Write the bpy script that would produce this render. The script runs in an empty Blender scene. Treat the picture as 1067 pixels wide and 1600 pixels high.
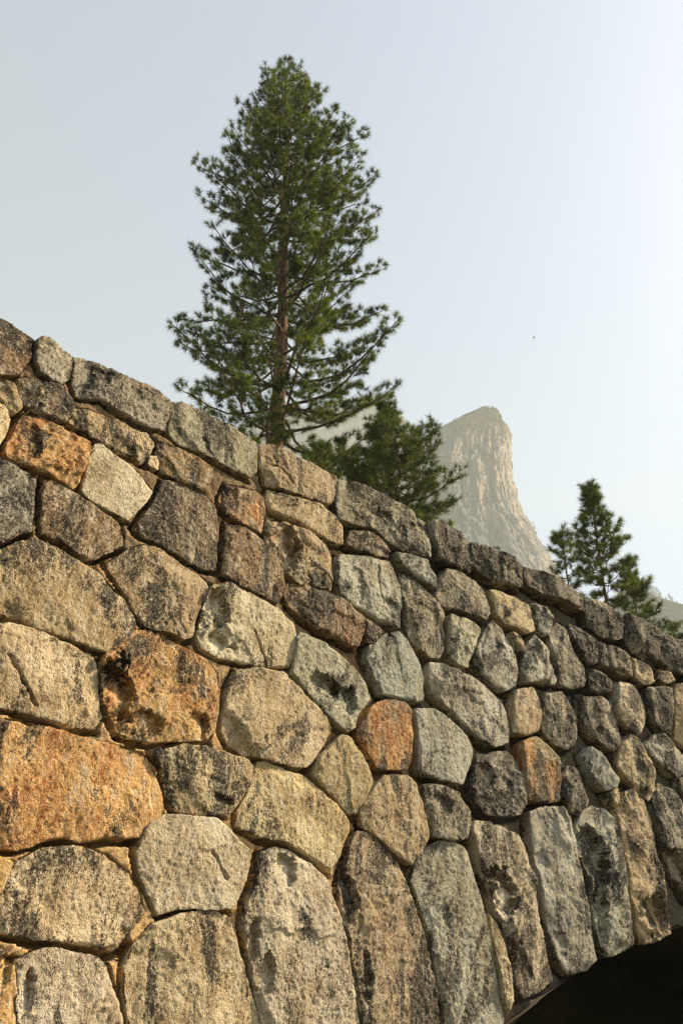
import bpy, math, random
import numpy as np
from mathutils import Vector, Matrix, Euler

sc = bpy.context.scene
COL = sc.collection
R = math.radians

# ------------------------------------------------------------------ camera
CAM_Z = 1.7
F_PX, PITCH = 1400.0, R(30.0)          # focal length in photo pixels, upward tilt
CP, SP = math.cos(PITCH), math.sin(PITCH)
cam_d = bpy.data.cameras.new('camera')
cam_d.sensor_fit = 'VERTICAL'; cam_d.sensor_height = 36.0
cam_d.lens = F_PX / 1600.0 * 36.0
cam_d.clip_start = 0.1; cam_d.clip_end = 60000
cam = bpy.data.objects.new('camera', cam_d); COL.objects.link(cam)
cam.location = (0, 0, CAM_Z); cam.rotation_euler = (R(90) + PITCH, 0, 0)
sc.camera = cam

# ------------------------------------------------------------------ light
SUN_AZ, SUN_EL = 67.5, 37.0            # azimuth clockwise from +Y
world = bpy.data.worlds.new('World'); sc.world = world
world.use_nodes = True
wn = world.node_tree; wn.nodes.clear()
wo = wn.nodes.new('ShaderNodeOutputWorld'); bg = wn.nodes.new('ShaderNodeBackground')
sky = wn.nodes.new('ShaderNodeTexSky'); sky.sky_type = 'NISHITA'; sky.sun_disc = False
sky.sun_elevation = R(SUN_EL); sky.sun_rotation = R(SUN_AZ)
sky.air_density = 1.0; sky.dust_density = 1.6; sky.ozone_density = 0.5; sky.altitude = 0
bg.inputs['Strength'].default_value = 0.083
wn.links.new(sky.outputs[0], bg.inputs[0]); wn.links.new(bg.outputs[0], wo.inputs[0])
sd = bpy.data.lights.new('sun', 'SUN'); sd.energy = 5.0; sd.angle = R(0.6); sd.color = (1.0, 0.81, 0.55)
sun = bpy.data.objects.new('sun', sd); COL.objects.link(sun)
a, e = R(SUN_AZ), R(SUN_EL)
SUN_DIR = Vector((math.sin(a) * math.cos(e), math.cos(a) * math.cos(e), math.sin(e)))
sun.rotation_euler = SUN_DIR.to_track_quat('Z', 'Y').to_euler()
sc.view_settings.view_transform = 'Standard'; sc.view_settings.look = 'None'
sc.view_settings.gamma = 1; sc.view_settings.use_curve_mapping = False
sc.view_settings.exposure = 1.68
sc.render.engine = 'CYCLES'

rnd = random.Random(7)
# ------------------------------------------------------------------ helpers
def link(name, me, parent=None, mat=None):
    o = bpy.data.objects.new(name, me); COL.objects.link(o)
    if parent: o.parent = parent
    if mat is not None and not me.materials: me.materials.append(mat)
    return o

def thing(name, label, cat, loc=(0, 0, 0), group=None):
    o = bpy.data.objects.new(name, None); COL.objects.link(o); o.location = loc
    o.empty_display_size = 0.3
    o['label'] = label; o['category'] = cat
    if group: o['group'] = group
    return o

def mesh_np(name, V, Fc, smooth=True):
    """V (n,3), Fc (m,k) all faces with k corners"""
    V = np.asarray(V, dtype=np.float32); Fc = np.asarray(Fc, dtype=np.int32)
    me = bpy.data.meshes.new(name)
    m, k = Fc.shape
    me.vertices.add(len(V)); me.vertices.foreach_set('co', V.ravel())
    me.loops.add(m * k); me.loops.foreach_set('vertex_index', Fc.ravel())
    me.polygons.add(m); me.polygons.foreach_set('loop_start', np.arange(0, m * k, k, dtype=np.int32))
    me.polygons.foreach_set('loop_total', np.full(m, k, dtype=np.int32))
    me.polygons.foreach_set('use_smooth', np.full(m, smooth, dtype=bool))
    me.update(calc_edges=True)
    return me

def _h(ix, iy, seed):
    n = (ix.astype(np.int64) * 374761393 + iy.astype(np.int64) * 668265263 + seed * 144665) & 0xffffffff
    n = ((n ^ (n >> 13)) * 1274126177) & 0xffffffff
    n = n ^ (n >> 16)
    return (n & 0xffff) / 32767.5 - 1.0

def vnoise(x, y, seed=0):
    x = np.asarray(x, float); y = np.asarray(y, float)
    x0 = np.floor(x); y0 = np.floor(y); fx = x - x0; fy = y - y0
    ix = x0.astype(np.int64); iy = y0.astype(np.int64)
    u = fx * fx * (3 - 2 * fx); v = fy * fy * (3 - 2 * fy)
    a = _h(ix, iy, seed); b = _h(ix + 1, iy, seed); c = _h(ix, iy + 1, seed); d = _h(ix + 1, iy + 1, seed)
    return (a * (1 - u) + b * u) * (1 - v) + (c * (1 - u) + d * u) * v

def fbm(x, y, seed=0, octv=4, gain=0.5, lac=2.03):
    s = 0; a = 1.0
    ca, sa = math.cos(0.6), math.sin(0.6)
    for i in range(octv):
        s = s + a * vnoise(x, y, seed + i * 17)
        x, y = (x * ca - y * sa) * lac + 3.1, (x * sa + y * ca) * lac - 1.7
        a *= gain
    return s

def ridged(x, y, seed=0, octv=3, gain=0.55):
    s = 0; a = 1.0
    for i in range(octv):
        s = s + a * (1 - 2 * np.abs(vnoise(x, y, seed + i * 31)))
        x, y = x * 2.1 + 5.2, y * 2.1 - 2.3
        a *= gain
    return s

def grid_faces(nr, nc, wrap=False):
    r = np.arange(nr - 1)[:, None]; c = np.arange(nc if wrap else nc - 1)[None, :]
    c2 = (c + 1) % nc
    a = r * nc + c; b = r * nc + c2; d = (r + 1) * nc + c2; e = (r + 1) * nc + c
    return np.stack([a, b, d, e], -1).reshape(-1, 4)

# photo pixel -> ray (right, forward, up)
def ray(x, y):
    return (x - 533.5, F_PX * CP - (800 - y) * SP, (800 - y) * CP + F_PX * SP)
def at(x, y, dist):
    """point seen at photo pixel (x, y) at the given horizontal distance"""
    r, f, u = ray(x, y); h = math.hypot(r, f); k = dist / h
    return Vector((r * k, f * k, CAM_Z + u * k))

# the wall's plan: a gentle concave arc; s = metres along it, z = height
P0 = (-2.22, 4.42); PHI0 = R(41.0); RC = 29.0
CX, CY = P0[0] + RC * math.cos(PHI0), P0[1] - RC * math.sin(PHI0)
def px2wall(x, y, h=0.0):
    r, f, u = ray(x, y); q = RC - h
    A = r * r + f * f; B = -2 * (r * CX + f * CY); C_ = CX * CX + CY * CY - q * q
    t = (-B - math.sqrt(B * B - 4 * A * C_)) / (2 * A)
    if t <= 0: t = (-B + math.sqrt(B * B - 4 * A * C_)) / (2 * A)
    px, py = r * t, f * t
    nx, ny = (CX - px) / q, (CY - py) / q
    phi = math.atan2(-ny, nx)
    return ((phi - PHI0) * RC, CAM_Z + u * t)
def wallpt(s, z, h):
    phi = PHI0 + s / RC
    nx, ny = np.cos(phi), -np.sin(phi)
    return np.stack([CX - nx * (RC - h), CY - ny * (RC - h), z], -1)
def wall2px(s, z):
    p = wallpt(np.array(s), np.array(z), 0.0)
    x, y, zz = p[..., 0], p[..., 1], p[..., 2] - CAM_Z
    d = y * CP + zz * SP; up = zz * CP - y * SP
    return 533.5 + F_PX * x / d, 800 - F_PX * up / d

# ------------------------------------------------------------------ materials
def nodemat(name):
    m = bpy.data.materials.new(name); m.use_nodes = True
    nt = m.node_tree; nt.nodes.clear()
    out = nt.nodes.new('ShaderNodeOutputMaterial'); b = nt.nodes.new('ShaderNodeBsdfPrincipled')
    nt.links.new(b.outputs[0], out.inputs[0])
    b.inputs['Specular IOR Level'].default_value = 0.25
    return m, nt, b, out
class NT:
    def __init__(s, nt): s.nt = nt
    def n(s, t, **kw):
        nd = s.nt.nodes.new(t)
        for k, v in kw.items(): setattr(nd, k, v)
        return nd
    def l(s, a, b): s.nt.links.new(a, b)
    def noise(s, vec, scale, det=4, rough=0.55, dist=0.0):
        nd = s.n('ShaderNodeTexNoise'); nd.inputs['Scale'].default_value = scale
        nd.inputs['Detail'].default_value = det; nd.inputs['Roughness'].default_value = rough
        nd.inputs['Distortion'].default_value = dist; s.l(vec, nd.inputs['Vector']); return nd.outputs['Fac']
    def ramp(s, fac, a, b, smooth=True):
        nd = s.n('ShaderNodeMapRange'); nd.interpolation_type = 'SMOOTHSTEP' if smooth else 'LINEAR'
        for k, v in (('From Min', a), ('From Max', b)):
            if isinstance(v, (int, float)): nd.inputs[k].default_value = v
            else: s.l(v, nd.inputs[k])
        s.l(fac, nd.inputs['Value']); return nd.outputs[0]
    def math(s, op, a, b=None, c=None):
        nd = s.n('ShaderNodeMath', operation=op)
        for i, v in enumerate((a, b, c)):
            if v is None: continue
            if isinstance(v, (int, float)): nd.inputs[i].default_value = v
            else: s.l(v, nd.inputs[i])
        return nd.outputs[0]
    def mix(s, fac, a, b, mode='MIX'):
        nd = s.n('ShaderNodeMix', data_type='RGBA', blend_type=mode)
        if isinstance(fac, (int, float)): nd.inputs[0].default_value = fac
        else: s.l(fac, nd.inputs[0])
        for i, v in ((6, a), (7, b)):
            if isinstance(v, tuple): nd.inputs[i].default_value = (*v, 1)
            else: s.l(v, nd.inputs[i])
        return nd.outputs[2]
    def vmap(s, vec, loc=(0, 0, 0), rot=(0, 0, 0), scale=(1, 1, 1)):
        nd = s.n('ShaderNodeMapping'); nd.inputs['Location'].default_value = loc
        nd.inputs['Rotation'].default_value = rot; nd.inputs['Scale'].default_value = scale
        s.l(vec, nd.inputs['Vector']); return nd.outputs[0]
    def attr(s, name, typ='OBJECT', out='Fac'):
        nd = s.n('ShaderNodeAttribute', attribute_type=typ, attribute_name=name); return nd.outputs[out]

def stone_material():
    m, nt, b, out = nodemat('rough_granite'); g = NT(nt)
    base = g.attr('tone', out='Color'); dark = g.attr('lichen'); rust = g.attr('rust'); seed = g.attr('seed')
    streak = g.attr('streak')
    co = g.n('ShaderNodeTexCoord').outputs['Object']
    off = g.n('ShaderNodeCombineXYZ'); g.l(seed, off.inputs[0]); g.l(g.math('MULTIPLY', seed, 1.7), off.inputs[1]); 
    va = g.n('ShaderNodeVectorMath', operation='ADD'); g.l(co, va.inputs[0]); g.l(off.outputs[0], va.inputs[1]); v = va.outputs[0]
    # weathering drawn out along the run of water, different slant per stone
    vr = g.n('ShaderNodeVectorRotate', rotation_type='EULER_XYZ'); vr.inputs['Center'].default_value = (0, 0, 0)
    rx = g.n('ShaderNodeCombineXYZ'); g.l(streak, rx.inputs[1]); g.l(v, vr.inputs['Vector']); g.l(rx.outputs[0], vr.inputs['Rotation'])
    vs = g.vmap(vr.outputs[0], scale=(1.0, 1.0, 0.38))
    vs2 = g.vmap(vr.outputs[0], scale=(1.0, 1.0, 0.18))
    big = g.noise(v, 3.0, 3, 0.55, 0.3)
    patch = g.noise(g.vmap(vs, loc=(3, 5, 9)), 4.2, 5, 0.6, 0.8)
    mid = g.noise(vs, 16, 6, 0.72, 0.4)
    vq = g.vmap(vr.outputs[0], scale=(1, 1, .75))
    n1 = g.noise(vq, 38, 2, 0.6, .6); n2 = g.noise(vq, 88, 2, 0.6, .4); n3 = g.noise(v, 170, 2, 0.6)
    sm = g.math('ADD', g.math('ADD', g.math('MULTIPLY', n1, .28), g.math('MULTIPLY', n2, .40)), g.math('MULTIPLY', n3, .32))
    fine = g.math('MULTIPLY_ADD', sm, 2.3, -.65)
    grain = n3
    gate = g.noise(g.vmap(v, loc=(8, 1, 2)), 7, 4, 0.6, .5)
    # base variation
    c = g.mix(g.ramp(big, 0.38, 0.62), g.mix(1.0, base, (0.74, 0.68, 0.60), 'MULTIPLY'), base)
    c = g.mix(g.math('MULTIPLY', g.ramp(mid, 0.48, 0.66), 0.55), c, (0.72, 0.66, 0.52))
    wash = g.noise(g.vmap(vs2, loc=(5, 5, 5)), 9, 4, 0.65, 0.3)
    c = g.mix(g.math('MULTIPLY', g.ramp(wash, 0.52, 0.62), 0.55), c, g.mix(1.0, c, (0.42, 0.36, 0.29), 'MULTIPLY'))
    # rust bleeding
    rn = g.math('ADD', g.math('MULTIPLY', g.noise(vs2, 5.0, 4, 0.6, 0.5), 0.6), g.math('MULTIPLY', g.noise(g.vmap(v, loc=(9, 2, 4)), 2.6, 3, .5), 0.7))
    rl = g.math('SUBTRACT', 0.86, g.math('MULTIPLY', rust, 0.37))
    rm = g.ramp(rn, rl, g.math('ADD', rl, 0.13))
    rm = g.math('MULTIPLY', rm, g.ramp(rust, 0.0, 0.15))
    rc = g.mix(g.ramp(mid, 0.38, 0.62), (0.40, 0.15, 0.035), (0.74, 0.42, 0.16))
    c = g.mix(g.math('MULTIPLY', rm, g.math('ADD', 0.55, g.math('MULTIPLY', fine, 0.8))), c, rc)
    # dark lichen and soot: broad blotches broken up by the grain
    x_ = g.math('ADD', g.math('ADD', g.math('MULTIPLY', patch, 1.9), g.math('MULTIPLY', fine, 0.55)), g.math('MULTIPLY', grain, 0.30))
    lo = g.math('SUBTRACT', 1.62, g.math('MULTIPLY', dark, 0.46))
    lm = g.ramp(x_, lo, g.math('ADD', lo, 0.15))
    c = g.mix(g.math('MULTIPLY', lm, 0.92), c, (0.040, 0.034, 0.025))
    # mica and feldspar specks
    c = g.mix(g.math('MULTIPLY', g.math('MULTIPLY', g.ramp(fine, 0.54, 0.68), g.ramp(gate, .30, .55)), 0.80), c, g.mix(1.0, c, (0.22, 0.18, 0.13), 'MULTIPLY'))
    c = g.mix(g.math('MULTIPLY', g.ramp(grain, 0.54, 0.66), 0.40), c, g.mix(1.0, c, (0.22, 0.19, 0.15), 'MULTIPLY'))
    sp2 = g.math('SUBTRACT', 1.0, g.ramp(fine, 0.28, 0.46))
    c = g.mix(g.math('MULTIPLY', sp2, 0.42), c, (0.84, 0.77, 0.60))
    g.l(c, b.inputs['Base Color'])
    b.inputs['Roughness'].default_value = 0.85
    bp = g.n('ShaderNodeBump'); bp.inputs['Strength'].default_value = 1.0; bp.inputs['Distance'].default_value = 0.010
    hh = g.math('MULTIPLY', fine, -1.15)
    hh = g.math('SUBTRACT', hh, g.math('MULTIPLY', lm, 0.25))
    g.l(hh, bp.inputs['Height']); g.l(bp.outputs[0], b.inputs['Normal'])
    return m
STONE = stone_material()

def mortar_material():
    m, nt, b, out = nodemat('lime_mortar'); g = NT(nt)
    co = g.n('ShaderNodeTexCoord').outputs['Object']
    big = g.noise(co, 1.6, 4, 0.6); mid = g.noise(co, 11, 5, 0.7); fine = g.math('MULTIPLY_ADD', g.math('ADD', g.math('MULTIPLY', g.noise(co, 60, 2, .6), .5), g.math('MULTIPLY', g.noise(co, 140, 2, .6), .5)), 2.0, -.5)
    # iron in the old mix on the near wing, grey towards the arch, darkened to paint joint shadow
    sx = g.n('ShaderNodeSeparateXYZ'); g.l(co, sx.inputs[0])
    t = g.ramp(g.math('ADD', sx.outputs[0], g.math('MULTIPLY', g.math('SUBTRACT', big, 0.5), 2.5)), -0.6, 1.8)
    hi = g.ramp(g.math('ADD', sx.outputs[2], g.math('MULTIPLY', g.math('SUBTRACT', big, 0.5), 2.5)), 3.5, 4.5)
    warm = g.mix(hi, (0.64, 0.41, 0.18), (0.23, 0.15, 0.075))
    c = g.mix(t, warm, (0.125, 0.11, 0.082))
    c = g.mix(g.math('MULTIPLY', g.math('MULTIPLY', g.ramp(mid, 0.4, 0.68), 0.4), g.math('SUBTRACT', 1.0, g.math('MULTIPLY', t, .8))), c, (0.62, 0.50, 0.32))
    c = g.mix(g.math('MULTIPLY', g.ramp(fine, 0.50, 0.60), 0.6), c, (0.12, 0.085, 0.05))
    c = g.mix(g.math('MULTIPLY', g.ramp(g.noise(co, 5, 5, .7), 0.52, 0.62), 0.55), c, (0.17, 0.125, 0.08))
    c = g.mix(g.math('MULTIPLY', g.ramp(t, 0.2, 1.0), 0.45), c, (0.10, 0.09, 0.07))  # second darkening towards the arch, joint shade put into the colour
    g.l(c, b.inputs['Base Color']); b.inputs['Roughness'].default_value = 0.95
    bp = g.n('ShaderNodeBump'); bp.inputs['Strength'].default_value = 0.9; bp.inputs['Distance'].default_value = 0.008
    g.l(g.math('ADD', fine, mid), bp.inputs['Height']); g.l(bp.outputs[0], b.inputs['Normal'])
    return m
MORTAR = mortar_material()

# ------------------------------------------------------------------ the bridge
bridge = thing('stone_bridge', 'long rubble stone bridge wall with rough coping and an arch at lower right', 'bridge')
SC = 10.5; AA = 6.9; AB = 2.85
def arch_z(s):
    q = 1 - ((s - SC) / AA) ** 2
    return np.where(q > 0, AB * np.sqrt(np.maximum(q, 0)), 0.0)

TONES = {
 'pale': (0.62, 0.54, 0.38), 'cream': (0.62, 0.49, 0.29), 'tan': (0.48, 0.37, 0.21), 'gold': (0.60, 0.37, 0.135),
 'brown': (0.26, 0.17, 0.085), 'umber': (0.20, 0.15, 0.088), 'gray': (0.45, 0.445, 0.36), 'cool': (0.36, 0.38, 0.33),
 'dark': (0.20, 0.185, 0.145), 'drab': (0.33, 0.30, 0.22),
}
# each stone: name, tone, lichen 0..1, rust 0..1, roughness of its face, outline in photo pixels, scoops [(x, y, rx, ry, depth)], cracks
ST = [
# coping course
('coping_stone','brown',.55,.25,1.0,[(-40,478),(0,499),(17,505),(36,519),(56,531),(49,540),(46,562),(28,584),(0,584),(-40,582)]),
('coping_stone','drab',.35,.2,1.3,[(58,533),(66,529),(79,533),(93,543),(107,550),(113,557),(113,573),(107,590),(96,598),(82,592),(65,581),(58,567)]),
('coping_stone','drab',.5,.3,1.2,[(118,557),(132,559),(152,567),(174,578),(197,590),(219,602),(245,612),(266,626),(264,648),(257,673),(247,668),(225,662),(202,651),(180,640),(157,623),(121,618),(116,601),(117,575)]),
('coping_stone','drab',.5,.0,.8,[(271,628),(284,628),(312,642),(343,658),(371,674),(402,693),(402,718),(404,735),(391,745),(368,735),(343,721),(312,704),(278,690),(267,679),(269,653)]),
('coping_stone','tan',.3,.0,.9,[(407,694),(421,692),(436,698),(458,711),(486,724),(511,735),(527,748),(525,769),(517,787),(492,780),(466,771),(441,762),(419,757),(411,732),(407,712)],[],[[(417,723),(436,731),(446,742),(456,756)]]),
('coping_stone','drab',.6,.0,1.1,[(531,750),(542,751),(567,762),(596,776),(621,789),(643,802),(665,816),(668,838),(672,871),(652,866),(627,858),(604,844),(579,824),(556,817),(531,810),(528,796),(529,771)],[(590,815,30,14,.05)]),
('coping_stone','drab',.6,.0,1.2,[(673,816),(686,816),(702,825),(722,835),(735,847),(736,872),(735,893),(719,886),(700,880),(684,873),(677,846)],[],[[(690,829),(693,848)]]),
('coping_stone','drab',.75,.0,1.4,[(738,848),(754,851),(775,861),(800,873),(818,884),(817,900),(816,915),(790,912),(768,905),(750,893),(739,882)]),
('coping_stone','dark',.6,.0,1.5,[(821,885),(840,891),(860,902),(880,911),(899,921),(911,930),(914,955),(900,950),(880,937),(862,931),(845,925),(828,914),(821,900)]),
('coping_stone','drab',.7,.0,1.1,[(914,931),(930,936),(953,947),(973,960),(974,995),(961,999),(936,995),(919,978)]),
('coping_stone','drab',.75,.0,1.3,[(976,960),(998,968),(1020,981),(1030,988),(1028,1017),(1021,1038),(1003,1029),(986,1017),(978,1001)]),
('coping_stone','drab',.65,.0,1.1,[(1033,989),(1067,1001),(1109,1018),(1109,1069),(1067,1054),(1045,1043),(1032,1029)]),
# body of the wall, left
('stone','umber',.5,.15,1.3,[(28,592),(45,590),(67,598),(93,602),(110,622),(117,634),(114,643),(104,656),(84,653),(56,640),(38,629),(31,615)]),
('stone','tan',.35,.2,1.0,[(-30,592),(0,592),(20,601),(28,622),(34,637),(26,645),(14,640),(4,624),(-8,618),(-30,615)]),
('stone','cream',.2,.1,.8,[(-40,625),(0,628),(10,640),(13,658),(6,680),(-2,695),(-40,700)]),
('stone','gold',.35,.75,1.5,[(38,645),(65,649),(84,657),(112,671),(141,685),(142,697),(131,727),(123,750),(117,761),(84,741),(56,725),(28,719),(10,708),(18,685),(31,660)],[(45,690,16,24,.05)]),
('stone','tan',.45,.1,1.0,[(120,639),(141,641),(169,652),(202,664),(236,678),(244,694),(235,714),(222,722),(208,712),(186,703),(157,687),(132,671),(108,660)],[(195,702,16,14,.05)]),
('stone','brown',.5,.3,1.2,[(250,689),(275,699),(305,713),(334,730),(332,747),(323,766),(300,761),(272,745),(253,737),(247,712)]),
('stone','cream',.2,.3,.9,[(234,714),(245,714),(252,724),(246,732),(232,726)]),
('stone','pale',.08,.0,.45,[(152,694),(160,695),(175,708),(200,727),(222,748),(239,768),(231,778),(214,798),(199,810),(180,800),(160,790),(141,779),(131,769),(134,750),(140,722)]),
('stone','umber',.55,.1,1.0,[(255,752),(275,754),(300,762),(323,774),(338,788),(342,810),(341,850),(336,888),(320,887),(290,872),(268,857),(245,844),(225,836),(212,828),(222,812),(240,790),(250,772)]),
('stone','dark',.6,.05,1.0,[(-40,700),(0,717),(25,729),(50,738),(61,748),(57,770),(53,800),(49,827),(35,831),(15,841),(0,847),(-40,858)]),
('stone','brown',.5,.45,.9,[(74,753),(84,750),(105,760),(128,778),(150,788),(175,806),(191,820),(194,840),(193,852),(170,861),(150,872),(138,873),(120,862),(105,850),(85,838),(69,831),(67,810),(69,780)]),
('stone','tan',.62,.0,.8,[(-40,865),(0,860),(25,850),(55,843),(75,850),(100,862),(125,878),(150,892),(175,918),(195,940),(212,968),(205,990),(185,1008),(165,1018),(140,1008),(110,995),(70,982),(40,970),(0,957),(-40,950)]),
('stone','tan',.35,.25,.9,[(167,882),(185,873),(205,858),(225,854),(250,856),(275,873),(300,891),(322,906),(331,917),(318,940),(309,970),(302,993),(288,998),(270,988),(250,984),(228,977),(211,955),(198,925),(180,900)]),
('stone','brown',.4,.6,1.2,[(357,758),(385,761),(410,770),(415,791),(412,814),(409,831),(396,824),(371,811),(352,800),(346,780)],[(350,768,10,14,.05)]),
('stone','brown',.6,.0,.9,[(356,819),(375,821),(400,836),(415,850),(430,870),(443,895),(444,912),(439,930),(433,941),(418,932),(390,918),(362,904),(351,897),(352,870),(353,840)]),
('stone','tan',.12,.0,.7,[(421,765),(446,773),(474,782),(503,790),(528,809),(537,821),(538,849),(520,846),(497,832),(469,815),(447,806),(425,795),(420,780)]),
('stone','tan',.45,.0,1.1,[(420,810),(447,817),(480,831),(512,851),(521,870),(522,895),(518,920),(500,918),(470,910),(446,889),(431,870),(419,845)],[(447,862,24,34,.12),(492,898,16,12,.05)]),
('stone','umber',.6,.1,1.3,[(548,829),(570,831),(596,845),(607,858),(609,869),(585,867),(556,857),(546,850)],[(590,862,20,8,.05)]),
('stone','gray',.25,.0,1.0,[(533,866),(565,869),(593,873),(611,877),(620,900),(626,934),(627,979),(610,972),(584,961),(556,944),(536,927),(528,910),(530,880)],[(557,915,10,20,.04),(609,945,12,8,.05)],[[(591,885),(591,905),(594,930),(600,942)]]),
('stone','cool',.55,.0,.9,[(619,863),(650,868),(673,880),(683,900),(683,916),(669,910),(646,896),(625,877)]),
('stone','drab',.55,.0,1.2,[(629,893),(646,902),(668,919),(681,935),(693,960),(697,988),(696,1014),(691,1024),(678,1026),(662,1014),(643,998),(635,975),(630,930)]),
('stone','drab',.35,.15,.8,[(698,890),(714,891),(739,905),(756,919),(769,957),(764,966),(739,957),(714,952),(695,944),(685,931),(691,905)]),
('stone','gray',.2,.0,.9,[(705,961),(725,962),(745,971),(753,982),(747,1005),(739,1025),(733,1040),(720,1034),(707,1021),(703,1000),(703,975)]),
('stone','gray',.4,.0,.9,[(771,970),(783,981),(796,1001),(807,1025),(811,1050),(807,1069),(795,1077),(775,1071),(756,1054),(743,1030),(749,1010),(761,985)]),
('stone','cream',.12,.0,.7,[(767,921),(784,923),(806,934),(826,945),(833,972),(835,984),(823,989),(809,980),(792,974),(779,956)]),
('stone','gray',.4,.0,.9,[(833,943),(854,948),(861,959),(859,988),(851,992),(841,984)]),
('stone','cream',.25,.0,.9,[(800,988),(814,994),(817,1012),(809,1015)]),
('stone','gray',.35,.0,1.2,[(838,992),(851,1004),(862,1029),(871,1062),(864,1068),(846,1061),(824,1064),(819,1043),(820,1017)]),
('stone','drab',.45,.2,.9,[(872,974),(882,983),(895,1012),(912,1046),(916,1069),(896,1073),(878,1067),(872,1034),(862,1010),(862,985)]),
('stone','dark',.7,.0,1.3,[(891,974),(911,983),(929,1001),(932,1034),(925,1038),(908,1015),(894,992)]),
('stone','dark',.5,.0,1.0,[(936,1000),(945,1007),(949,1040),(938,1038)]),
('stone','drab',.55,.1,1.0,[(953,1008),(975,1017),(985,1035),(988,1056),(970,1051),(957,1040)]),
('stone','cream',.25,.0,.8,[(988,1026),(1004,1033),(1020,1047),(1024,1065),(1007,1070),(994,1057)]),
('stone','cream',.25,.1,.8,[(1030,1048),(1048,1053),(1053,1062),(1043,1067),(1030,1060)]),
('stone','cream',.15,.1,.8,[(1057,1069),(1075,1067),(1095,1073),(1098,1120),(1092,1165),(1070,1165),(1057,1154),(1055,1110)]),
('stone','dark',.6,.0,1.3,[(920,1045),(942,1053),(960,1064),(957,1079),(939,1081),(923,1073)]),
('stone','pale',.4,.0,1.1,[(970,1065),(992,1069),(1005,1091),(1011,1119),(1002,1148),(986,1138),(970,1121),(963,1099)]),
('stone','drab',.6,.15,1.0,[(1014,1074),(1032,1073),(1049,1076),(1050,1110),(1048,1146),(1035,1138),(1021,1120)]),
('stone','cream',.1,.05,.7,[(809,1078),(834,1074),(843,1091),(845,1113),(841,1142),(823,1147),(806,1143),(806,1113)]),
('stone','drab',.45,.5,.9,[(848,1085),(878,1083),(891,1099),(902,1124),(904,1145),(901,1159),(888,1170),(871,1161),(855,1144),(847,1130)]),
('stone','drab',.5,.0,1.1,[(911,1089),(941,1089),(957,1108),(968,1135),(970,1155),(966,1164),(958,1172),(941,1162),(925,1146),(913,1120)],[(940,1150,14,14,.05)]),
('stone','cream',.4,.25,1.0,[(985,1149),(998,1155),(1008,1173),(1024,1199),(1025,1232),(1016,1250),(1000,1240),(982,1216),(965,1196),(970,1168)],[(1002,1210,9,14,.05)]),
('stone','gray',.5,.0,1.1,[(1010,1165),(1026,1147),(1037,1147),(1056,1165),(1073,1185),(1070,1206),(1060,1213),(1034,1191),(1018,1178)]),
('stone','cool',.3,.0,.9,[(914,1179),(924,1168),(940,1177),(952,1196),(967,1218),(962,1229),(947,1233),(928,1210)]),
('stone','drab',.6,.0,1.3,[(891,1197),(904,1200),(915,1227),(920,1252),(908,1273),(894,1265),(883,1241),(884,1215)]),
('stone','tan',.25,.8,.8,[(818,1159),(838,1151),(859,1167),(875,1182),(877,1210),(875,1250),(854,1252),(831,1248),(825,1213)]),
('stone','cream',.3,.1,.9,[(953,1240),(966,1231),(964,1250),(961,1259)]),
('stone','gray',.3,.0,1.0,[(470,986),(485,993),(510,1004),(534,1021),(556,1043),(574,1067),(580,1090),(567,1109),(555,1134),(546,1142),(528,1129),(505,1107),(481,1078),(461,1052),(464,1020)],[(510,1075,26,16,.10),(540,1095,16,22,.08)]),
('stone','pale',.3,.0,1.0,[(336,915),(357,912),(385,926),(419,945),(446,959),(463,976),(467,995),(463,1022),(457,1039),(419,1039),(385,1035),(345,1025),(315,1010),(311,995),(319,967),(325,935)],[(335,965,16,34,.08),(345,1005,20,12,.08)],[[(395,985),(404,1000),(411,1020),(420,1038)]]),
('stone','brown',.55,.35,1.0,[(452,911),(475,914),(505,924),(535,937),(556,953),(567,967),(568,985),(559,1008),(548,1006),(530,993),(500,982),(475,962),(455,943),(448,926)]),
('stone','umber',.5,.0,1.0,[(573,967),(602,984),(585,1003),(574,1005)]),
('stone','cool',.12,.0,.6,[(604,992),(621,989),(638,1006),(651,1033),(662,1064),(667,1094),(641,1092),(612,1087),(599,1082),(588,1059),(574,1028),(577,1010)]),
('stone','gray',.38,.0,.9,[(675,1034),(697,1037),(725,1054),(759,1074),(783,1093),(794,1115),(799,1146),(797,1158),(773,1166),(750,1152),(729,1134),(706,1108),(681,1083),(674,1064)]),
('stone','brown',.25,.75,.6,[(593,1097),(612,1092),(635,1097),(643,1106),(644,1149),(642,1188),(638,1201),(612,1200),(590,1197),(577,1176),(562,1149),(566,1132),(582,1110)]),
('stone','gray',.25,.0,.8,[(652,1107),(680,1108),(707,1130),(732,1152),(740,1168),(737,1190),(724,1223),(697,1217),(669,1209),(660,1204),(656,1163)]),
('stone','tan',.2,.1,.7,[(535,1150),(548,1153),(562,1175),(575,1202),(584,1222),(569,1250),(556,1270),(545,1268),(530,1250),(505,1224),(492,1208),(501,1185),(516,1169)]),
('stone','tan',.3,.0,.7,[(602,1213),(621,1212),(641,1213),(653,1226),(660,1255),(666,1285),(671,1304),(658,1325),(644,1348),(628,1338),(600,1311),(571,1289),(566,1268),(577,1247)]),
('stone','drab',.5,.0,1.0,[(665,1225),(691,1227),(719,1243),(737,1265),(739,1285),(735,1304),(724,1312),(700,1310),(683,1305),(673,1275)],[(690,1255,14,14,.05)]),
('stone','dark',.5,.0,1.5,[(748,1179),(770,1176),(795,1174),(811,1191),(823,1220),(826,1254),(814,1270),(795,1273),(770,1273),(756,1264),(744,1247),(740,1225),(743,1200)],[(760,1215,14,16,.06),(790,1225,10,12,.05)]),
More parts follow.
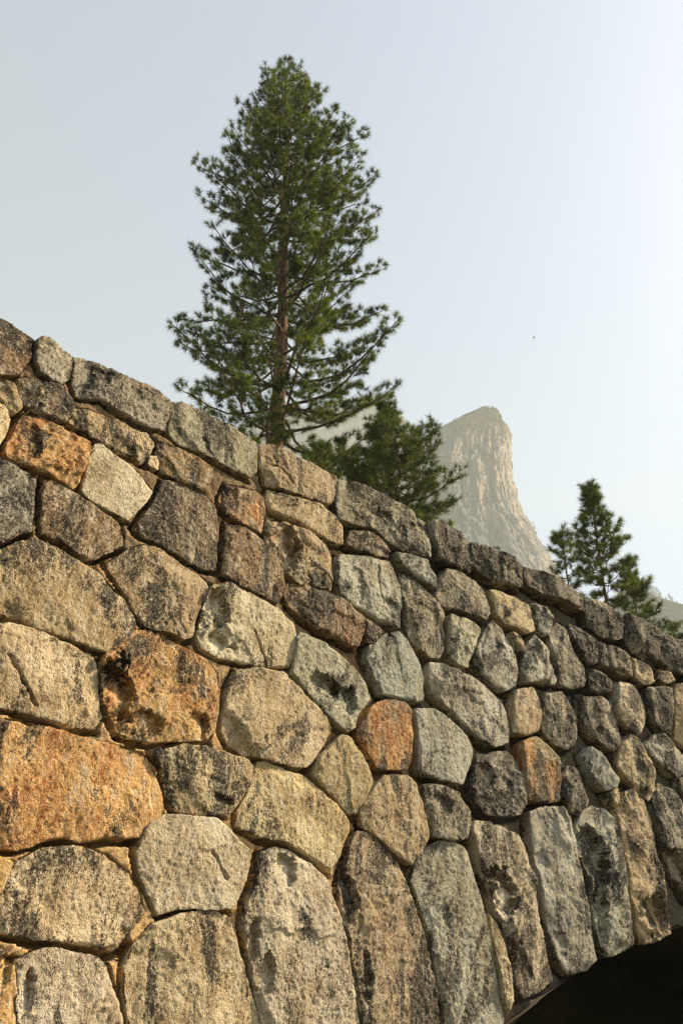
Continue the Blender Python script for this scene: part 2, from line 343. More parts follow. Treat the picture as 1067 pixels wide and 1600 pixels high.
('stone','cream',.25,.1,.7,[(372,1048),(407,1046),(446,1053),(465,1074),(491,1100),(514,1124),(521,1136),(509,1160),(489,1189),(479,1198),(452,1194),(419,1184),(385,1177),(363,1164),(351,1140),(353,1110),(359,1078)]),
('stone','gold',.45,.65,1.1,[(170,1020),(190,1003),(210,987),(235,986),(260,994),(290,1010),(320,1030),(343,1051),(345,1080),(341,1115),(337,1138),(331,1156),(300,1155),(270,1155),(235,1158),(206,1152),(187,1145),(177,1130),(168,1100),(160,1070),(159,1040)],[(182,1080,24,48,.14),(225,1130,24,16,.06),(310,1130,14,16,.06)]),
('stone','cream',.22,.05,.7,[(-40,972),(0,975),(25,976),(56,984),(84,998),(120,1012),(150,1028),(155,1050),(158,1085),(162,1120),(154,1138),(120,1136),(84,1126),(50,1114),(28,1108),(0,1103),(-40,1098)],[],[[(14,1022),(26,1042),(38,1068),(60,1102)]]),
('stone','gold',.25,.62,.9,[(-40,1120),(0,1126),(28,1129),(84,1140),(126,1154),(169,1163),(211,1174),(231,1183),(243,1209),(257,1242),(259,1264),(244,1295),(225,1305),(197,1308),(169,1306),(121,1314),(98,1306),(70,1311),(22,1326),(0,1322),(-40,1323)]),
('stone','tan',.55,.0,.9,[(260,1172),(287,1164),(320,1168),(350,1177),(384,1188),(396,1199),(390,1225),(373,1251),(358,1271),(334,1270),(306,1270),(277,1266),(265,1242),(258,1212)],[(347,1250,18,7,.06)]),
('stone','tan',.3,.0,.9,[(240,1173),(249,1169),(254,1176),(255,1198)]),
('stone','cream',.07,.25,.6,[(407,1192),(418,1190),(447,1199),(482,1215),(502,1234),(530,1264),(545,1283),(546,1300),(530,1339),(521,1359),(503,1348),(475,1328),(447,1312),(407,1306),(375,1289),(375,1270),(391,1244),(401,1213)],[(493,1255,4,14,.02)]),
('stone','pale',.12,.15,.7,[(234,1291),(246,1282),(262,1275),(295,1277),(333,1279),(355,1288),(374,1312),(391,1329),(388,1360),(375,1394),(363,1418),(340,1419),(310,1416),(280,1418),(251,1428),(240,1400),(223,1365),(216,1330)],[],[[(330,1328),(342,1350),(352,1375)]]),
('stone','cream',.3,.1,.8,[(27,1351),(70,1327),(112,1324),(135,1327),(168,1340),(196,1361),(220,1394),(227,1420),(217,1440),(199,1468),(181,1485),(141,1475),(98,1469),(56,1466),(28,1458),(2,1454),(-8,1430),(6,1400),(16,1375)]),
('stone','gold',.1,.5,.7,[(-40,1337),(0,1340),(20,1349),(16,1362),(6,1385),(-2,1410),(-40,1415)]),
('stone','pale',.32,.05,.9,[(31,1500),(70,1482),(118,1490),(156,1500),(168,1507),(178,1540),(188,1570),(198,1600),(203,1630),(32,1630),(30,1580),(30,1540)],[(42,1545,8,34,.06)]),
('stone','gold',.2,.25,.9,[(-40,1472),(0,1482),(13,1500),(22,1512),(22,1560),(20,1630),(-40,1630)],[(6,1520,8,24,.06)]),
('stone','cream',.42,.0,.9,[(199,1511),(213,1477),(241,1447),(280,1432),(310,1425),(340,1426),(356,1432),(364,1446),(376,1486),(390,1529),(403,1573),(412,1610),(415,1640),(214,1640),(205,1590),(197,1545)]),
# arch ring and the long stones fanning over it
('stone','pale',.4,.0,1.0,[(412,1332),(430,1324),(452,1330),(482,1347),(508,1369),(518,1394),(528,1430),(539,1475),(550,1530),(560,1580),(568,1640),(422,1640),(410,1580),(398,1530),(390,1480),(385,1440),(387,1415),(402,1385),(409,1352)],[(445,1368,14,26,.06),(398,1470,8,30,.08),(415,1520,10,40,.08)]),
('stone','tan',.45,.1,1.0,[(562,1299),(585,1302),(606,1324),(625,1346),(636,1371),(648,1410),(661,1450),(673,1493),(683,1560),(688,1600),(693,1640),(577,1640),(568,1590),(558,1530),(549,1480),(540,1420),(536,1387),(547,1352),(553,1322)],[(545,1400,10,34,.08),(573,1520,8,40,.06)]),
('stone','gray',.35,.05,.9,[(667,1327),(690,1314),(715,1318),(731,1330),(738,1360),(750,1400),(760,1440),(770,1480),(778,1530),(785,1570),(791,1595),(783,1620),(707,1640),(700,1590),(690,1540),(680,1490),(670,1440),(657,1400),(647,1376),(654,1347)],[(697,1430,6,20,.05)]),
('arch_stone','pale',.5,.0,1.3,[(744,1283),(765,1285),(790,1294),(813,1307),(823,1332),(833,1370),(841,1410),(848,1450),(858,1495),(866,1530),(845,1549),(822,1558),(812,1538),(801,1498),(787,1450),(772,1410),(760,1370),(750,1330),(742,1300)],[(785,1400,18,36,.12),(800,1500,9,40,.06)]),
('arch_stone','cream',.3,.0,1.0,[(766,1428),(775,1442),(789,1480),(798,1520),(802,1558),(795,1582),(788,1550),(779,1500),(769,1460)]),
('arch_stone','gray',.35,.05,1.0,[(833,1269),(854,1261),(880,1262),(892,1278),(900,1317),(911,1359),(920,1420),(928,1465),(936,1500),(920,1513),(896,1523),(875,1498),(863,1458),(852,1410),(842,1350),(834,1300)],[(848,1345,12,12,.05),(878,1475,12,16,.05)]),
('arch_stone','gray',.5,.0,1.3,[(904,1291),(915,1268),(930,1260),(949,1264),(959,1279),(967,1317),(975,1370),(983,1420),(990,1450),(995,1475),(980,1484),(955,1493),(941,1478),(932,1430),(920,1370),(908,1320)],[(925,1350,20,50,.14),(938,1430,12,40,.08)]),
('arch_stone','cream',.5,.0,1.1,[(977,1237),(987,1233),(1009,1252),(1021,1290),(1029,1330),(1036,1380),(1043,1430),(1049,1456),(1030,1468),(1011,1474),(1000,1450),(988,1400),(977,1340),(968,1290),(966,1257)],[(1020,1430,22,26,.14)]),
('arch_stone','drab',.55,.0,1.1,[(1031,1224),(1050,1234),(1067,1260),(1078,1310),(1088,1360),(1093,1410),(1075,1400),(1060,1370),(1046,1330),(1034,1290),(1023,1250)],[(1062,1360,20,28,.14)]),
('stone','drab',.5,.0,1.0,[(1060,1217),(1072,1214),(1090,1230),(1100,1260),(1085,1268),(1069,1245)]),
]
COVER = []          # boxes of the traced zone in wall coordinates, for fillers outside it

def chaikin(P, n=1):
    for _ in range(n):
        Q = np.roll(P, -1, axis=0)
        P = np.stack([P * 0.82 + Q * 0.18, P * 0.18 + Q * 0.82], 1).reshape(-1, 2)
    return P

def resample(P, n):
    Q = np.vstack([P, P[:1]]); seg = np.hypot(*(np.diff(Q, axis=0).T)); cum = np.concatenate([[0], np.cumsum(seg)])
    t = np.linspace(0, cum[-1], n, endpoint=False)
    return np.stack([np.interp(t, cum, Q[:, 0]), np.interp(t, cum, Q[:, 1])], -1)

def dist_poly(p, P):
    d = np.full(len(p), 1e9)
    Q = np.roll(P, -1, axis=0)
    for a, b in zip(P, Q):
        ab = b - a; L = (ab ** 2).sum() + 1e-12
        t = np.clip(((p - a) @ ab) / L, 0, 1)
        q = a + t[:, None] * ab
        d = np.minimum(d, np.hypot(p[:, 0] - q[:, 0], p[:, 1] - q[:, 1]))
    return d

GROW = 0.011; OUTL = []
def near_poly(p, P):
    d = np.full(len(p), 1e9); N = p.copy()
    Q = np.roll(P, -1, axis=0)
    for a, b in zip(P, Q):
        ab = b - a; L = (ab ** 2).sum() + 1e-12
        t = np.clip(((p - a) @ ab) / L, 0, 1); q = a + t[:, None] * ab
        e = np.hypot(p[:, 0] - q[:, 0], p[:, 1] - q[:, 1]); m = e < d
        d = np.where(m, e, d); N[m] = q[m]
    return d, N

def in_poly(p, P):
    c = np.zeros(len(p), bool); Q = np.roll(P, -1, axis=0); x, y = p[:, 0], p[:, 1]
    for (x1, y1), (x2, y2) in zip(P, Q):
        if y1 == y2: continue
        c ^= ((y1 > y) != (y2 > y)) & (x < (x2 - x1) * (y - y1) / (y2 - y1) + x1)
    return c

def build_stone(name, tone, lichen, rust, rough, P, scoops=(), cracks=(), seed=0, res=1.0, coping=False):
    """P: outline in wall metres; scoops (s, z, rs, rz, depth); cracks polylines"""
    rg = random.Random(seed * 13 + 5)
    P = np.array(P); Q = np.roll(P, -1, axis=0)
    ar = 0.5 * np.sum(P[:, 0] * Q[:, 1] - Q[:, 0] * P[:, 1]); tg = np.roll(P, -1, axis=0) - np.roll(P, 1, axis=0)
    tg /= np.hypot(tg[:, 0], tg[:, 1])[:, None] + 1e-9; P = P + GROW * np.stack([tg[:, 1], -tg[:, 0]], -1) * (1 if ar > 0 else -1); Q = np.roll(P, -1, axis=0)
    OUTL.append(P)
    P = np.stack([P * 0.96 + Q * 0.04, P * 0.04 + Q * 0.96], 1).reshape(-1, 2)
    per = np.hypot(*(np.diff(np.vstack([P, P[:1]]), axis=0).T)).sum()
    step = 0.0092 / res
    P1 = resample(P, int(np.clip(per / (step * 1.3), 30, 420)))
    k = 11.0; amp = 0.006 if not coping else 0.007
    P1 = P1 + amp * np.stack([fbm(P1[:, 0] * k, P1[:, 1] * k, seed + 3, 4, .65), fbm(P1[:, 0] * k, P1[:, 1] * k, seed + 71, 4, .65)], -1)
    c = P1.mean(0); lo = P1.min(0) - step * 1.5; hi = P1.max(0) + step * 1.5
    gx = np.arange(lo[0], hi[0], step); gy = np.arange(lo[1], hi[1], step)
    GX, GY = np.meshgrid(gx, gy); G = np.stack([GX.ravel(), GY.ravel()], -1)
    ins = in_poly(G, P1)
    Fq = grid_faces(len(gy), len(gx))
    Fq = Fq[ins[Fq].any(1)]
    used = np.unique(Fq); remap = np.full(len(G), -1); remap[used] = np.arange(len(used)); Fq = remap[Fq]
    pts = G[used]; insd = ins[used]
    d, N = near_poly(pts, P1)
    pts = np.where(insd[:, None], pts, N); d = np.where(insd, d, 0.0)
    u, v = pts[:, 0], pts[:, 1]
    # edge profile: broken arris, tight on some sides, spalled on others
    re = 0.010 + 0.016 * np.clip(0.2 + fbm(u * 6, v * 6, seed + 9, 3), 0, 1) * rough
    e_ = np.clip(d / re, 0, 1)
    prof = 1 - (1 - e_) ** 2.2
    depth0 = 0.003 + 0.030 * np.clip(fbm(u * 4.5, v * 4.5, seed + 12, 3) * 1.5 - .35, 0, 1)
    wx = 0.035 * fbm(u * 8, v * 8, seed + 21, 4, .6); wz = 0.035 * fbm(u * 8, v * 8, seed + 22, 4, .6)
    uw, vw_ = u + wx - c[0], v + wz - c[1]
    # split face: a few broad fracture planes meeting at angular ridges
    size = per / 3.4
    h = np.full(len(u), 9.0)
    for i in range(5):
        th = rg.uniform(0, 6.283); sl = rg.uniform(.02, .12) * (.5 + .5 * rough); o_ = rg.uniform(.10, .42) * size
        h = np.minimum(h, -(uw * math.cos(th) + vw_ * math.sin(th) - o_) * sl - 0.0)
    h = h - np.percentile(h, 70)
    # chips knocked off the rim
    for i in range(rg.randint(1, 3)):
        th = rg.uniform(0, 6.283); dirv = np.array([math.cos(th), math.sin(th)])
        ext = ((P1 - c) @ dirv).max() * rg.uniform(.62, .92)
        h = h - np.minimum(np.maximum(0, uw * dirv[0] + vw_ * dirv[1] - ext) * rg.uniform(.2, .7) * rough, .03)
    # angular breaks: step edges along warped lines
    for i in range(int(2 + 3 * rough)):
        th = rg.uniform(0, 3.14); q = uw * math.cos(th) + vw_ * math.sin(th) - rg.uniform(-.35, .35) * size
        gate = np.clip(.5 + 2.2 * vnoise(u * 5 + 3, v * 5, seed + 80 + i), 0, 1)
        h = h + rg.choice([-1, 1]) * rg.uniform(.004, .013) * rough * gate * np.clip(q / .005, 0, 1)
    h = h + 0.0045 * rough * fbm(u * 5, v * 5, seed + 30, 3)
    h = h + 0.0020 * rough * fbm(uw * 18, vw_ * 18, seed + 37, 3, .6)
    fine = fbm(u * 50, v * 46, seed + 55, 3, .8)
    h = h + (0.0016 + .0016 * rough) * fine
    h = np.maximum(h, -.032)
    pit = np.clip(fbm(u * 38, v * 30, seed + 61, 2) - 0.55, 0, 1)
    h = h - 0.005 * rough * pit
    for (sx, sz, rx, rz, dp) in scoops:
        if dp < .055: dp *= .55
        q = np.sqrt(((u - sx) / rx) ** 2 + ((v - sz) / rz) ** 2) + 0.34 * fbm(u * 14, v * 14, seed + 90, 4, .7) + .35 * vnoise(u * 6 + .5, v * 6, seed + 92)
        w = np.clip((1.12 - q) / 0.13, 0, 1); rmp = np.clip(.52 + .42 * ((u - sx) / rx * .7 + (v - sz) / rz * .7) + .15 * fbm(u * 9, v * 9, seed + 95, 3), .08, 1); h = h - dp * 0.85 * w * rmp
    for pl in cracks:
        pl = np.array(pl); dd = np.full(len(pts), 9.0)
        wob = pts + 0.010 * np.stack([fbm(u * 20, v * 20, 5, 2), fbm(u * 20, v * 20, 6, 2)], -1)
        for a_, b_ in zip(pl[:-1], pl[1:]):
            ab = b_ - a_; t = np.clip(((wob - a_) @ ab) / (ab @ ab), 0, 1); q = a_ + t[:, None] * ab
            dd = np.minimum(dd, np.hypot(wob[:, 0] - q[:, 0], wob[:, 1] - q[:, 1]))
        h = h - 0.04 * np.clip(1 - dd / 0.012, 0, 1)
    h = np.clip(h, -.10, .032) + (0.018 if coping else 0.006)
    h = h - depth0 * (1 - prof)
    # open rim of the sheet -> skirt going back into the wall
    E = np.concatenate([Fq[:, [0, 1]], Fq[:, [1, 2]], Fq[:, [2, 3]], Fq[:, [3, 0]]])
    key = np.sort(E, 1); kk = key[:, 0].astype(np.int64) * 1000003 + key[:, 1]
    uq, ix, cn = np.unique(kk, return_index=True, return_counts=True); B = E[ix[cn == 1]]
    rim = np.unique(B); nb = len(rim); m2 = np.full(len(pts), -1); m2[rim] = np.arange(nb); n0 = len(pts)
    back = -0.42 if coping else -0.23
    R1 = pts[rim]; 
    allp = np.vstack([pts, R1, R1 * .995 + c * .005, R1 * .985 + c * .015]); hh = np.concatenate([h, h[rim], np.full(nb, -0.14) + (.006 * fbm(R1[:, 0] * 9, R1[:, 1] * 9, 4, 2)), np.full(nb, back)])
    V = wallpt(allp[:, 0], allp[:, 1], hh); org = wallpt(np.array(c[0]), np.array(c[1]), np.array(0.0))
    A_, B_ = B[:, 0], B[:, 1]
    ra, rb = n0 + m2[A_], n0 + m2[B_]; S1 = np.stack([rb, ra, ra + nb, rb + nb], -1); S2_ = np.stack([rb + nb, ra + nb, ra + 2 * nb, rb + 2 * nb], -1)
    me = mesh_np(name, V - org, np.concatenate([Fq, S1, S2_]))
    global NTRI; NTRI += 2 * (len(Fq) + 2 * len(B))
    o = link(name, me, bridge, STONE); o.location = Vector(org.tolist())
    j = rg.uniform(.86, 1.06) * 1.25; t = TONES[tone]
    o['tone'] = [min(1, t[0] * j), min(1, t[1] * j * rg.uniform(.97, 1.03)), min(1, t[2] * j * rg.uniform(.93, 1.08))]
    o['lichen'] = float(lichen); o['rust'] = float(rust); o['seed'] = float(rg.uniform(0, 40))
    o['streak'] = rg.choice([0.0, 0.1, -0.15, -0.6, -0.5])
    return o
NTRI = 0

TRACED = []
for i, st in enumerate(ST):
    name, tone, lich, rust, rough, poly = st[:6]
    sco = st[6] if len(st) > 6 else []; crk = st[7] if len(st) > 7 else []
    cop = name == 'coping_stone'
    P = [px2wall(x, y) for x, y in poly]
    S2 = []
    for (x, y, rx, ry, dp) in sco:
        s0, z0 = px2wall(x, y); s1, z1 = px2wall(x + rx, y + rx * .3); s2, z2 = px2wall(x, y + ry)
        S2.append((s0, z0, abs(s1 - s0) + 1e-3, math.hypot(s2 - s0, z2 - z0) + 1e-3, dp))
    C2 = [[px2wall(x, y) for x, y in c_] for c_ in crk]
    cs = sum(p[0] for p in P) / len(P)
    lich = lich + .15 * min(1, max(0, (cs - 2.2) / 2)) + (.07 if cop else 0)
    rough = rough * (1 + .18 * min(1, max(0, (cs - 2.5) / 2.5)))
    o = build_stone(name, tone, lich, rust, rough, P, S2, C2, seed=i * 7 + 11, res=1.15 if cs < 3 else 1.0 if cs < 5 else .8, coping=cop)
    if rust >= .6: o['label'] = 'rust stained orange stone'
    TRACED.append(np.array(P))

# top line of the wall (from the coping outline), used by the core and the fillers
_tp = np.array([px2wall(x, y) for x, y in [(-40,478),(0,499),(56,531),(117,557),(197,590),(267,627),(343,658),(403,693),(458,711),(528,749),(596,776),(670,816),(736,848),(818,884),(912,930),(974,960),(1031,988),(1109,1018)]])
def top_z(s):
    z = np.interp(s, _tp[:, 0], _tp[:, 1])
    return np.where(s > _tp[-1, 0], _tp[-1, 1] - 0.06 * (s - _tp[-1, 0]) , z)

# fillers beyond the picture so that the wall carries on
def inside_pic(s, z, m=0):
    x, y = wall2px(s, z)
    return -42 - m < x < 1104 + m and y < 1636 + m
def in_traced(s, z, pad=0.0):
    for P in TRACED:
        if P[:, 0].min() - pad < s < P[:, 0].max() + pad and P[:, 1].min() - pad < z < P[:, 1].max() + pad: return True
    return False
S_L, S_R = -2.6, 15.0
rf = random.Random(3); k = 0
def cell_poly(s0, s1, z0, z1, g=0.018):
    P = []
    for a_, b_ in ((s0 + g, z0 + g), (s1 - g, z0 + g), (s1 - g, z1 - g), (s0 + g, z1 - g)):
        P.append((a_, b_))
    out = []
    for i in range(4):
        a_, b_ = P[i], P[(i + 1) % 4]
        out.append((a_[0] + rf.uniform(-.02, .02), a_[1] + rf.uniform(-.02, .02)))
        t = rf.uniform(.35, .65); m_ = (a_[0] + (b_[0] - a_[0]) * t, a_[1] + (b_[1] - a_[1]) * t)
        cx_, cz_ = (s0 + s1) / 2, (z0 + z1) / 2
        out.append((m_[0] + (m_[0] - cx_) * .05, m_[1] + (m_[1] - cz_) * .05))
    return out
s = S_L
while s < S_R:           # coping
    w = rf.uniform(.55, .95)
    if s + w < _tp[0, 0] + 0.01 or s > _tp[-1, 0] + .02:
        zt = float(top_z(np.array(s + w / 2)))
        build_stone('coping_stone', rf.choice(['drab', 'brown', 'tan']), .55, .05, 1.1, cell_poly(s, s + w, zt - .34, zt, .01), seed=900 + k, res=.35, coping=True); k += 1
        s += w
    elif s < _tp[0, 0]:
        w = _tp[0, 0] - s
        if w > .12:
            zt = float(top_z(np.array(s + w / 2)))
            build_stone('coping_stone', 'drab', .5, .05, 1.1, cell_poly(s, s + w, zt - .34, zt, .01), seed=900 + k, res=.35, coping=True); k += 1
        s = _tp[-1, 0] + .025
    else: s = _tp[-1, 0] + .025
z = 0.02
row = 0
while z < 5.5:
    hgt = rf.uniform(.38, .55); s = S_L + rf.uniform(-.3, 0)
    while s < S_R:
        w = rf.uniform(.45, .85); cs_, cz_ = s + w / 2, z + hgt / 2
        tz_ = float(top_z(np.array(cs_)))
        ok = z + hgt < tz_ - .36 and z > float(arch_z(np.array(cs_))) + (.02 if abs(cs_ - SC) > AA else .45)
        if ok:
            corners = [(s, z), (s + w, z), (s, z + hgt), (s + w, z + hgt), (cs_, cz_)]
            if any(inside_pic(*q) for q in corners) or in_traced(cs_, cz_, min(w, hgt) * .45): ok = False
        if ok:
            build_stone('stone', rf.choice(['tan', 'gray', 'cream', 'drab', 'brown']), rf.uniform(.25, .55), rf.choice([0, 0, .1, .5]), .9, cell_poly(s, s + w, z, z + hgt), seed=1200 + k, res=.3); k += 1
        s += w
    z += hgt
s = 7.9
while s < 15:            # arch ring past the frame
    w = .34
    za, zb_ = float(arch_z(np.array(s + .02))), float(arch_z(np.array(s + w - .02)))
    ln = (s + w / 2 - SC) / AA * 0.45
    if zb_ > .3 and not any(inside_pic(q, zz) for q, zz in ((s, za), (s, za + .5), (s + w, zb_ + .5))):
        build_stone('arch_stone', rf.choice(['gray', 'drab', 'cream']), .45, 0, 1.0, [(s + .015, za + .02), (s + w - .015, zb_ + .02), (s + w - .015 + ln * .4, zb_ + .58), (s + .015 + ln * .4, za + .58)], seed=1700 + k, res=.3); k += 1
    s += w

# mortar bed: one relief sheet cut to the top line and the arch. It is smeared flush on to the upper right
# shoulder of each stone and raked out deep under the lower left edge of the next
sg = np.concatenate([np.arange(S_L, -.3, .05), np.arange(-.3, 8.4, .0125), np.arange(8.4, S_R, .05)])
ns, nz = len(sg), 430
zb = np.maximum(arch_z(sg), -0.2); zt = top_z(sg) - 0.035
tt = np.linspace(0, 1, nz)[:, None]
S = np.repeat(sg[None], nz, 0); Z = zb[None] + (zt - zb)[None] * tt
G = np.stack([S.ravel(), Z.ravel()], -1)
dmin = np.full(len(G), 9.0); ddir = np.zeros((len(G), 2)); inn = np.zeros(len(G), bool); dfar = np.full(len(G), 9.0)
PAD = .09
for P in OUTL:
    m_ = np.nonzero((G[:, 0] > P[:, 0].min() - PAD) & (G[:, 0] < P[:, 0].max() + PAD) & (G[:, 1] > P[:, 1].min() - PAD) & (G[:, 1] < P[:, 1].max() + PAD))[0]
    if not len(m_): continue
    d_, N_ = near_poly(G[m_], P); i_ = in_poly(G[m_], P)
    inn[m_[i_ & (d_ > .014)]] = True
    d_ = np.where(i_, 0, d_); df = G[m_] - N_; df /= np.hypot(df[:, 0], df[:, 1])[:, None] + 1e-6
    low = (df @ np.array([-.62, -.78])) > .1          # this point lies below or left of that stone
    q = np.where(low, d_, 9.0); dfar[m_] = np.minimum(dfar[m_], q)
    better = d_ < dmin[m_]; dmin[m_[better]] = d_[better]
wn_ = fbm(G[:, 0] * 3.5, G[:, 1] * 3.5, 401, 3)
gapw = .030 + .012 * wn_ + .012 * np.clip((G[:, 0] - 2) / 3, 0, 1)
deep = np.clip(1 - (dfar - gapw * .62) / (gapw * .70), 0, 1); deep = deep * deep * (3 - 2 * deep)
tS = np.clip((G[:, 0] - 1.4) / 3.0, 0, 1)
flush = -.012 - .095 * tS + .009 * wn_
Hm = flush * (1 - deep) + (-.20 - .02 * tS) * deep
Hm = Hm + 0.006 * fbm(G[:, 0] * 26, G[:, 1] * 26, 410, 4, .8)
Hm = np.where(inn, -.23, Hm).reshape(nz, ns)
Hm[0] = -0.10; Hm[-1] = -0.10
Vm = wallpt(S.ravel(), Z.ravel(), Hm.ravel())
me = mesh_np('mortar', Vm, grid_faces(nz, ns)); link('mortar', me, bridge, MORTAR); NTRI += 2 * ns * nz
# soffit of the barrel, top bed and deck behind the parapet
def sweep(name, s_arr, z_arr, h0, h1, n, mat, flip=False, nse=0.02):
    hs = np.linspace(h0, h1, n)[:, None]
    S_ = np.repeat(s_arr[None], n, 0); Z_ = np.repeat(z_arr[None], n, 0); H_ = np.repeat(hs, len(s_arr), 1)
    Z_ = Z_ + nse * fbm(S_ * 4, H_ * 4, 71, 3)
    F_ = grid_faces(n, len(s_arr))
    if flip: F_ = F_[:, ::-1]
    return link(name, mesh_np(name, wallpt(S_.ravel(), Z_.ravel(), H_.ravel()), F_), bridge, mat)
sa = SC - AA * np.cos(np.linspace(0, math.pi, 160))
sweep('arch_soffit', sa, arch_z(sa) + 0.03, -0.06, -7.6, 60, MORTAR, nse=.03)
sweep('wall_core', sg[::6], (top_z(sg) - 0.10)[::6], -0.09, -0.42, 4, MORTAR, flip=True, nse=.005)
sb = np.linspace(S_L, S_R, 60)
hb = np.linspace(0, 1, 12)[:, None]
Sb = np.repeat(sb[None], 12, 0); Zb = (top_z(sb) - 1.05)[None] + hb * 0.94
link('parapet_back', mesh_np('parapet_back', wallpt(Sb.ravel(), Zb.ravel(), (-0.42 + 0.02 * fbm(Sb * 3, Zb * 3, 8, 3)).ravel()), grid_faces(12, 60)[:, ::-1]), bridge, MORTAR)
sweep('deck', sb, top_z(sb) - 1.05, -0.42, -7.6, 12, MORTAR, flip=True, nse=.004)
Zb = np.maximum(arch_z(sb), -.2)[None] + hb * (top_z(sb) - .4 - np.maximum(arch_z(sb), -.2))[None]
link('far_face', mesh_np('far_face', wallpt(Sb.ravel(), Zb.ravel(), np.full(Sb.size, -7.6)), grid_faces(12, 60)[:, ::-1]), bridge, MORTAR)
print('NTRI', NTRI)

# ------------------------------------------------------------------ ground
def ground():
    m, nt, b, out = nodemat('river_bank_grass'); g = NT(nt)
    co = g.n('ShaderNodeTexCoord').outputs['Object']
    big = g.noise(co, 0.15, 5, 0.6); fine = g.noise(co, 9, 6, 0.75)
    c = g.mix(g.ramp(big, .4, .6), (0.07, 0.07, 0.035), (0.20, 0.17, 0.12))
    c = g.mix(g.math('MULTIPLY', g.ramp(fine, .4, .65), .6), c, (0.045, 0.04, 0.025))
    g.l(c, b.inputs['Base Color']); b.inputs['Roughness'].default_value = 1
    xs = np.sign(np.linspace(-1, 1, 321)) * (np.abs(np.linspace(-1, 1, 321)) ** 4) * 1600
    X, Y = np.meshgrid(xs, xs); Z = 0.10 * fbm(X * .5, Y * .5, 5, 3) * (np.hypot(X, Y) < 60) - 0.02
    # unseen wooded bank, added and run into the barrel to keep the arch dark
    off = RC - np.hypot(X - CX, Y - CY)          # < 0 beyond the wall
    far_ = np.clip((-off - 4.8) / 2.0, 0, 1) * (Y > 0) * (np.hypot(X, Y) < 90)
    Z = Z + 3.2 * far_ * far_ * (3 - 2 * far_)
    me = mesh_np('ground', np.stack([X.ravel(), Y.ravel(), Z.ravel()], -1), grid_faces(321, 321))
    o = link('ground', me, None, m); o['kind'] = 'structure'
ground()

# ------------------------------------------------------------------ mountains
def rock_material(name, lit, cool, band=1.0, veg=0.0, sc_=1.0):
    m, nt, b, out = nodemat(name); g = NT(nt)
    co = g.n('ShaderNodeTexCoord').outputs['Object']
    v = g.vmap(co, rot=(0, .25, 0), scale=(1, 1, .42)); 
    big = g.noise(v, .014 * sc_, 5, .6, .5); mid = g.noise(v, .05 * sc_, 6, .65, .8); f = g.noise(co, .14 * sc_, 5, .7)
    c = g.mix(g.ramp(big, .44, .56), cool, lit)  # lit and shaded rock tones painted in as noise patches
    c = g.mix(g.math('MULTIPLY', g.ramp(mid, .52, .62), .7), c, (0.05, 0.046, 0.043))
    c = g.mix(g.math('MULTIPLY', g.ramp(f, .42, .62), .35), c, (0.32, 0.26, 0.20))
    if veg:
        n = g.n('ShaderNodeNewGeometry'); sp = g.n('ShaderNodeSeparateXYZ'); g.l(n.outputs['Normal'], sp.inputs[0])
        mk = g.math('MULTIPLY', g.ramp(sp.outputs[2], .35, .7), veg)
        c = g.mix(mk, c, (0.07, 0.08, 0.04))
    g.l(c, b.inputs['Base Color']); b.inputs['Roughness'].default_value = 1
    bp = g.n('ShaderNodeBump'); bp.inputs['Strength'].default_value = 1; bp.inputs['Distance'].default_value = 14
    vv = g.n('ShaderNodeTexVoronoi', feature='DISTANCE_TO_EDGE'); vv.inputs['Scale'].default_value = .028 * sc_; 
    wv = g.n('ShaderNodeVectorMath', operation='ADD'); nz_ = g.n('ShaderNodeTexNoise'); nz_.inputs['Scale'].default_value = .03 * sc_; nz_.inputs['Detail'].default_value = 4; g.l(v, nz_.inputs['Vector'])
    ms = g.n('ShaderNodeVectorMath', operation='SCALE'); ms.inputs['Scale'].default_value = 40 / sc_; g.l(nz_.outputs['Color'], ms.inputs[0]); g.l(v, wv.inputs[0]); g.l(ms.outputs[0], wv.inputs[1]); g.l(wv.outputs[0], vv.inputs['Vector'])
    g.l(g.math('ADD', g.math('MULTIPLY', g.ramp(vv.outputs[0], 0, .12), .5), g.math('MULTIPLY', f, .7)), bp.inputs['Height']); g.l(bp.outputs[0], b.inputs['Normal'])
    return m
PEAK_M = rock_material('sunlit_cliff_granite', (0.46, 0.385, 0.315), (0.17, 0.185, 0.20), veg=.7, sc_=1.6)

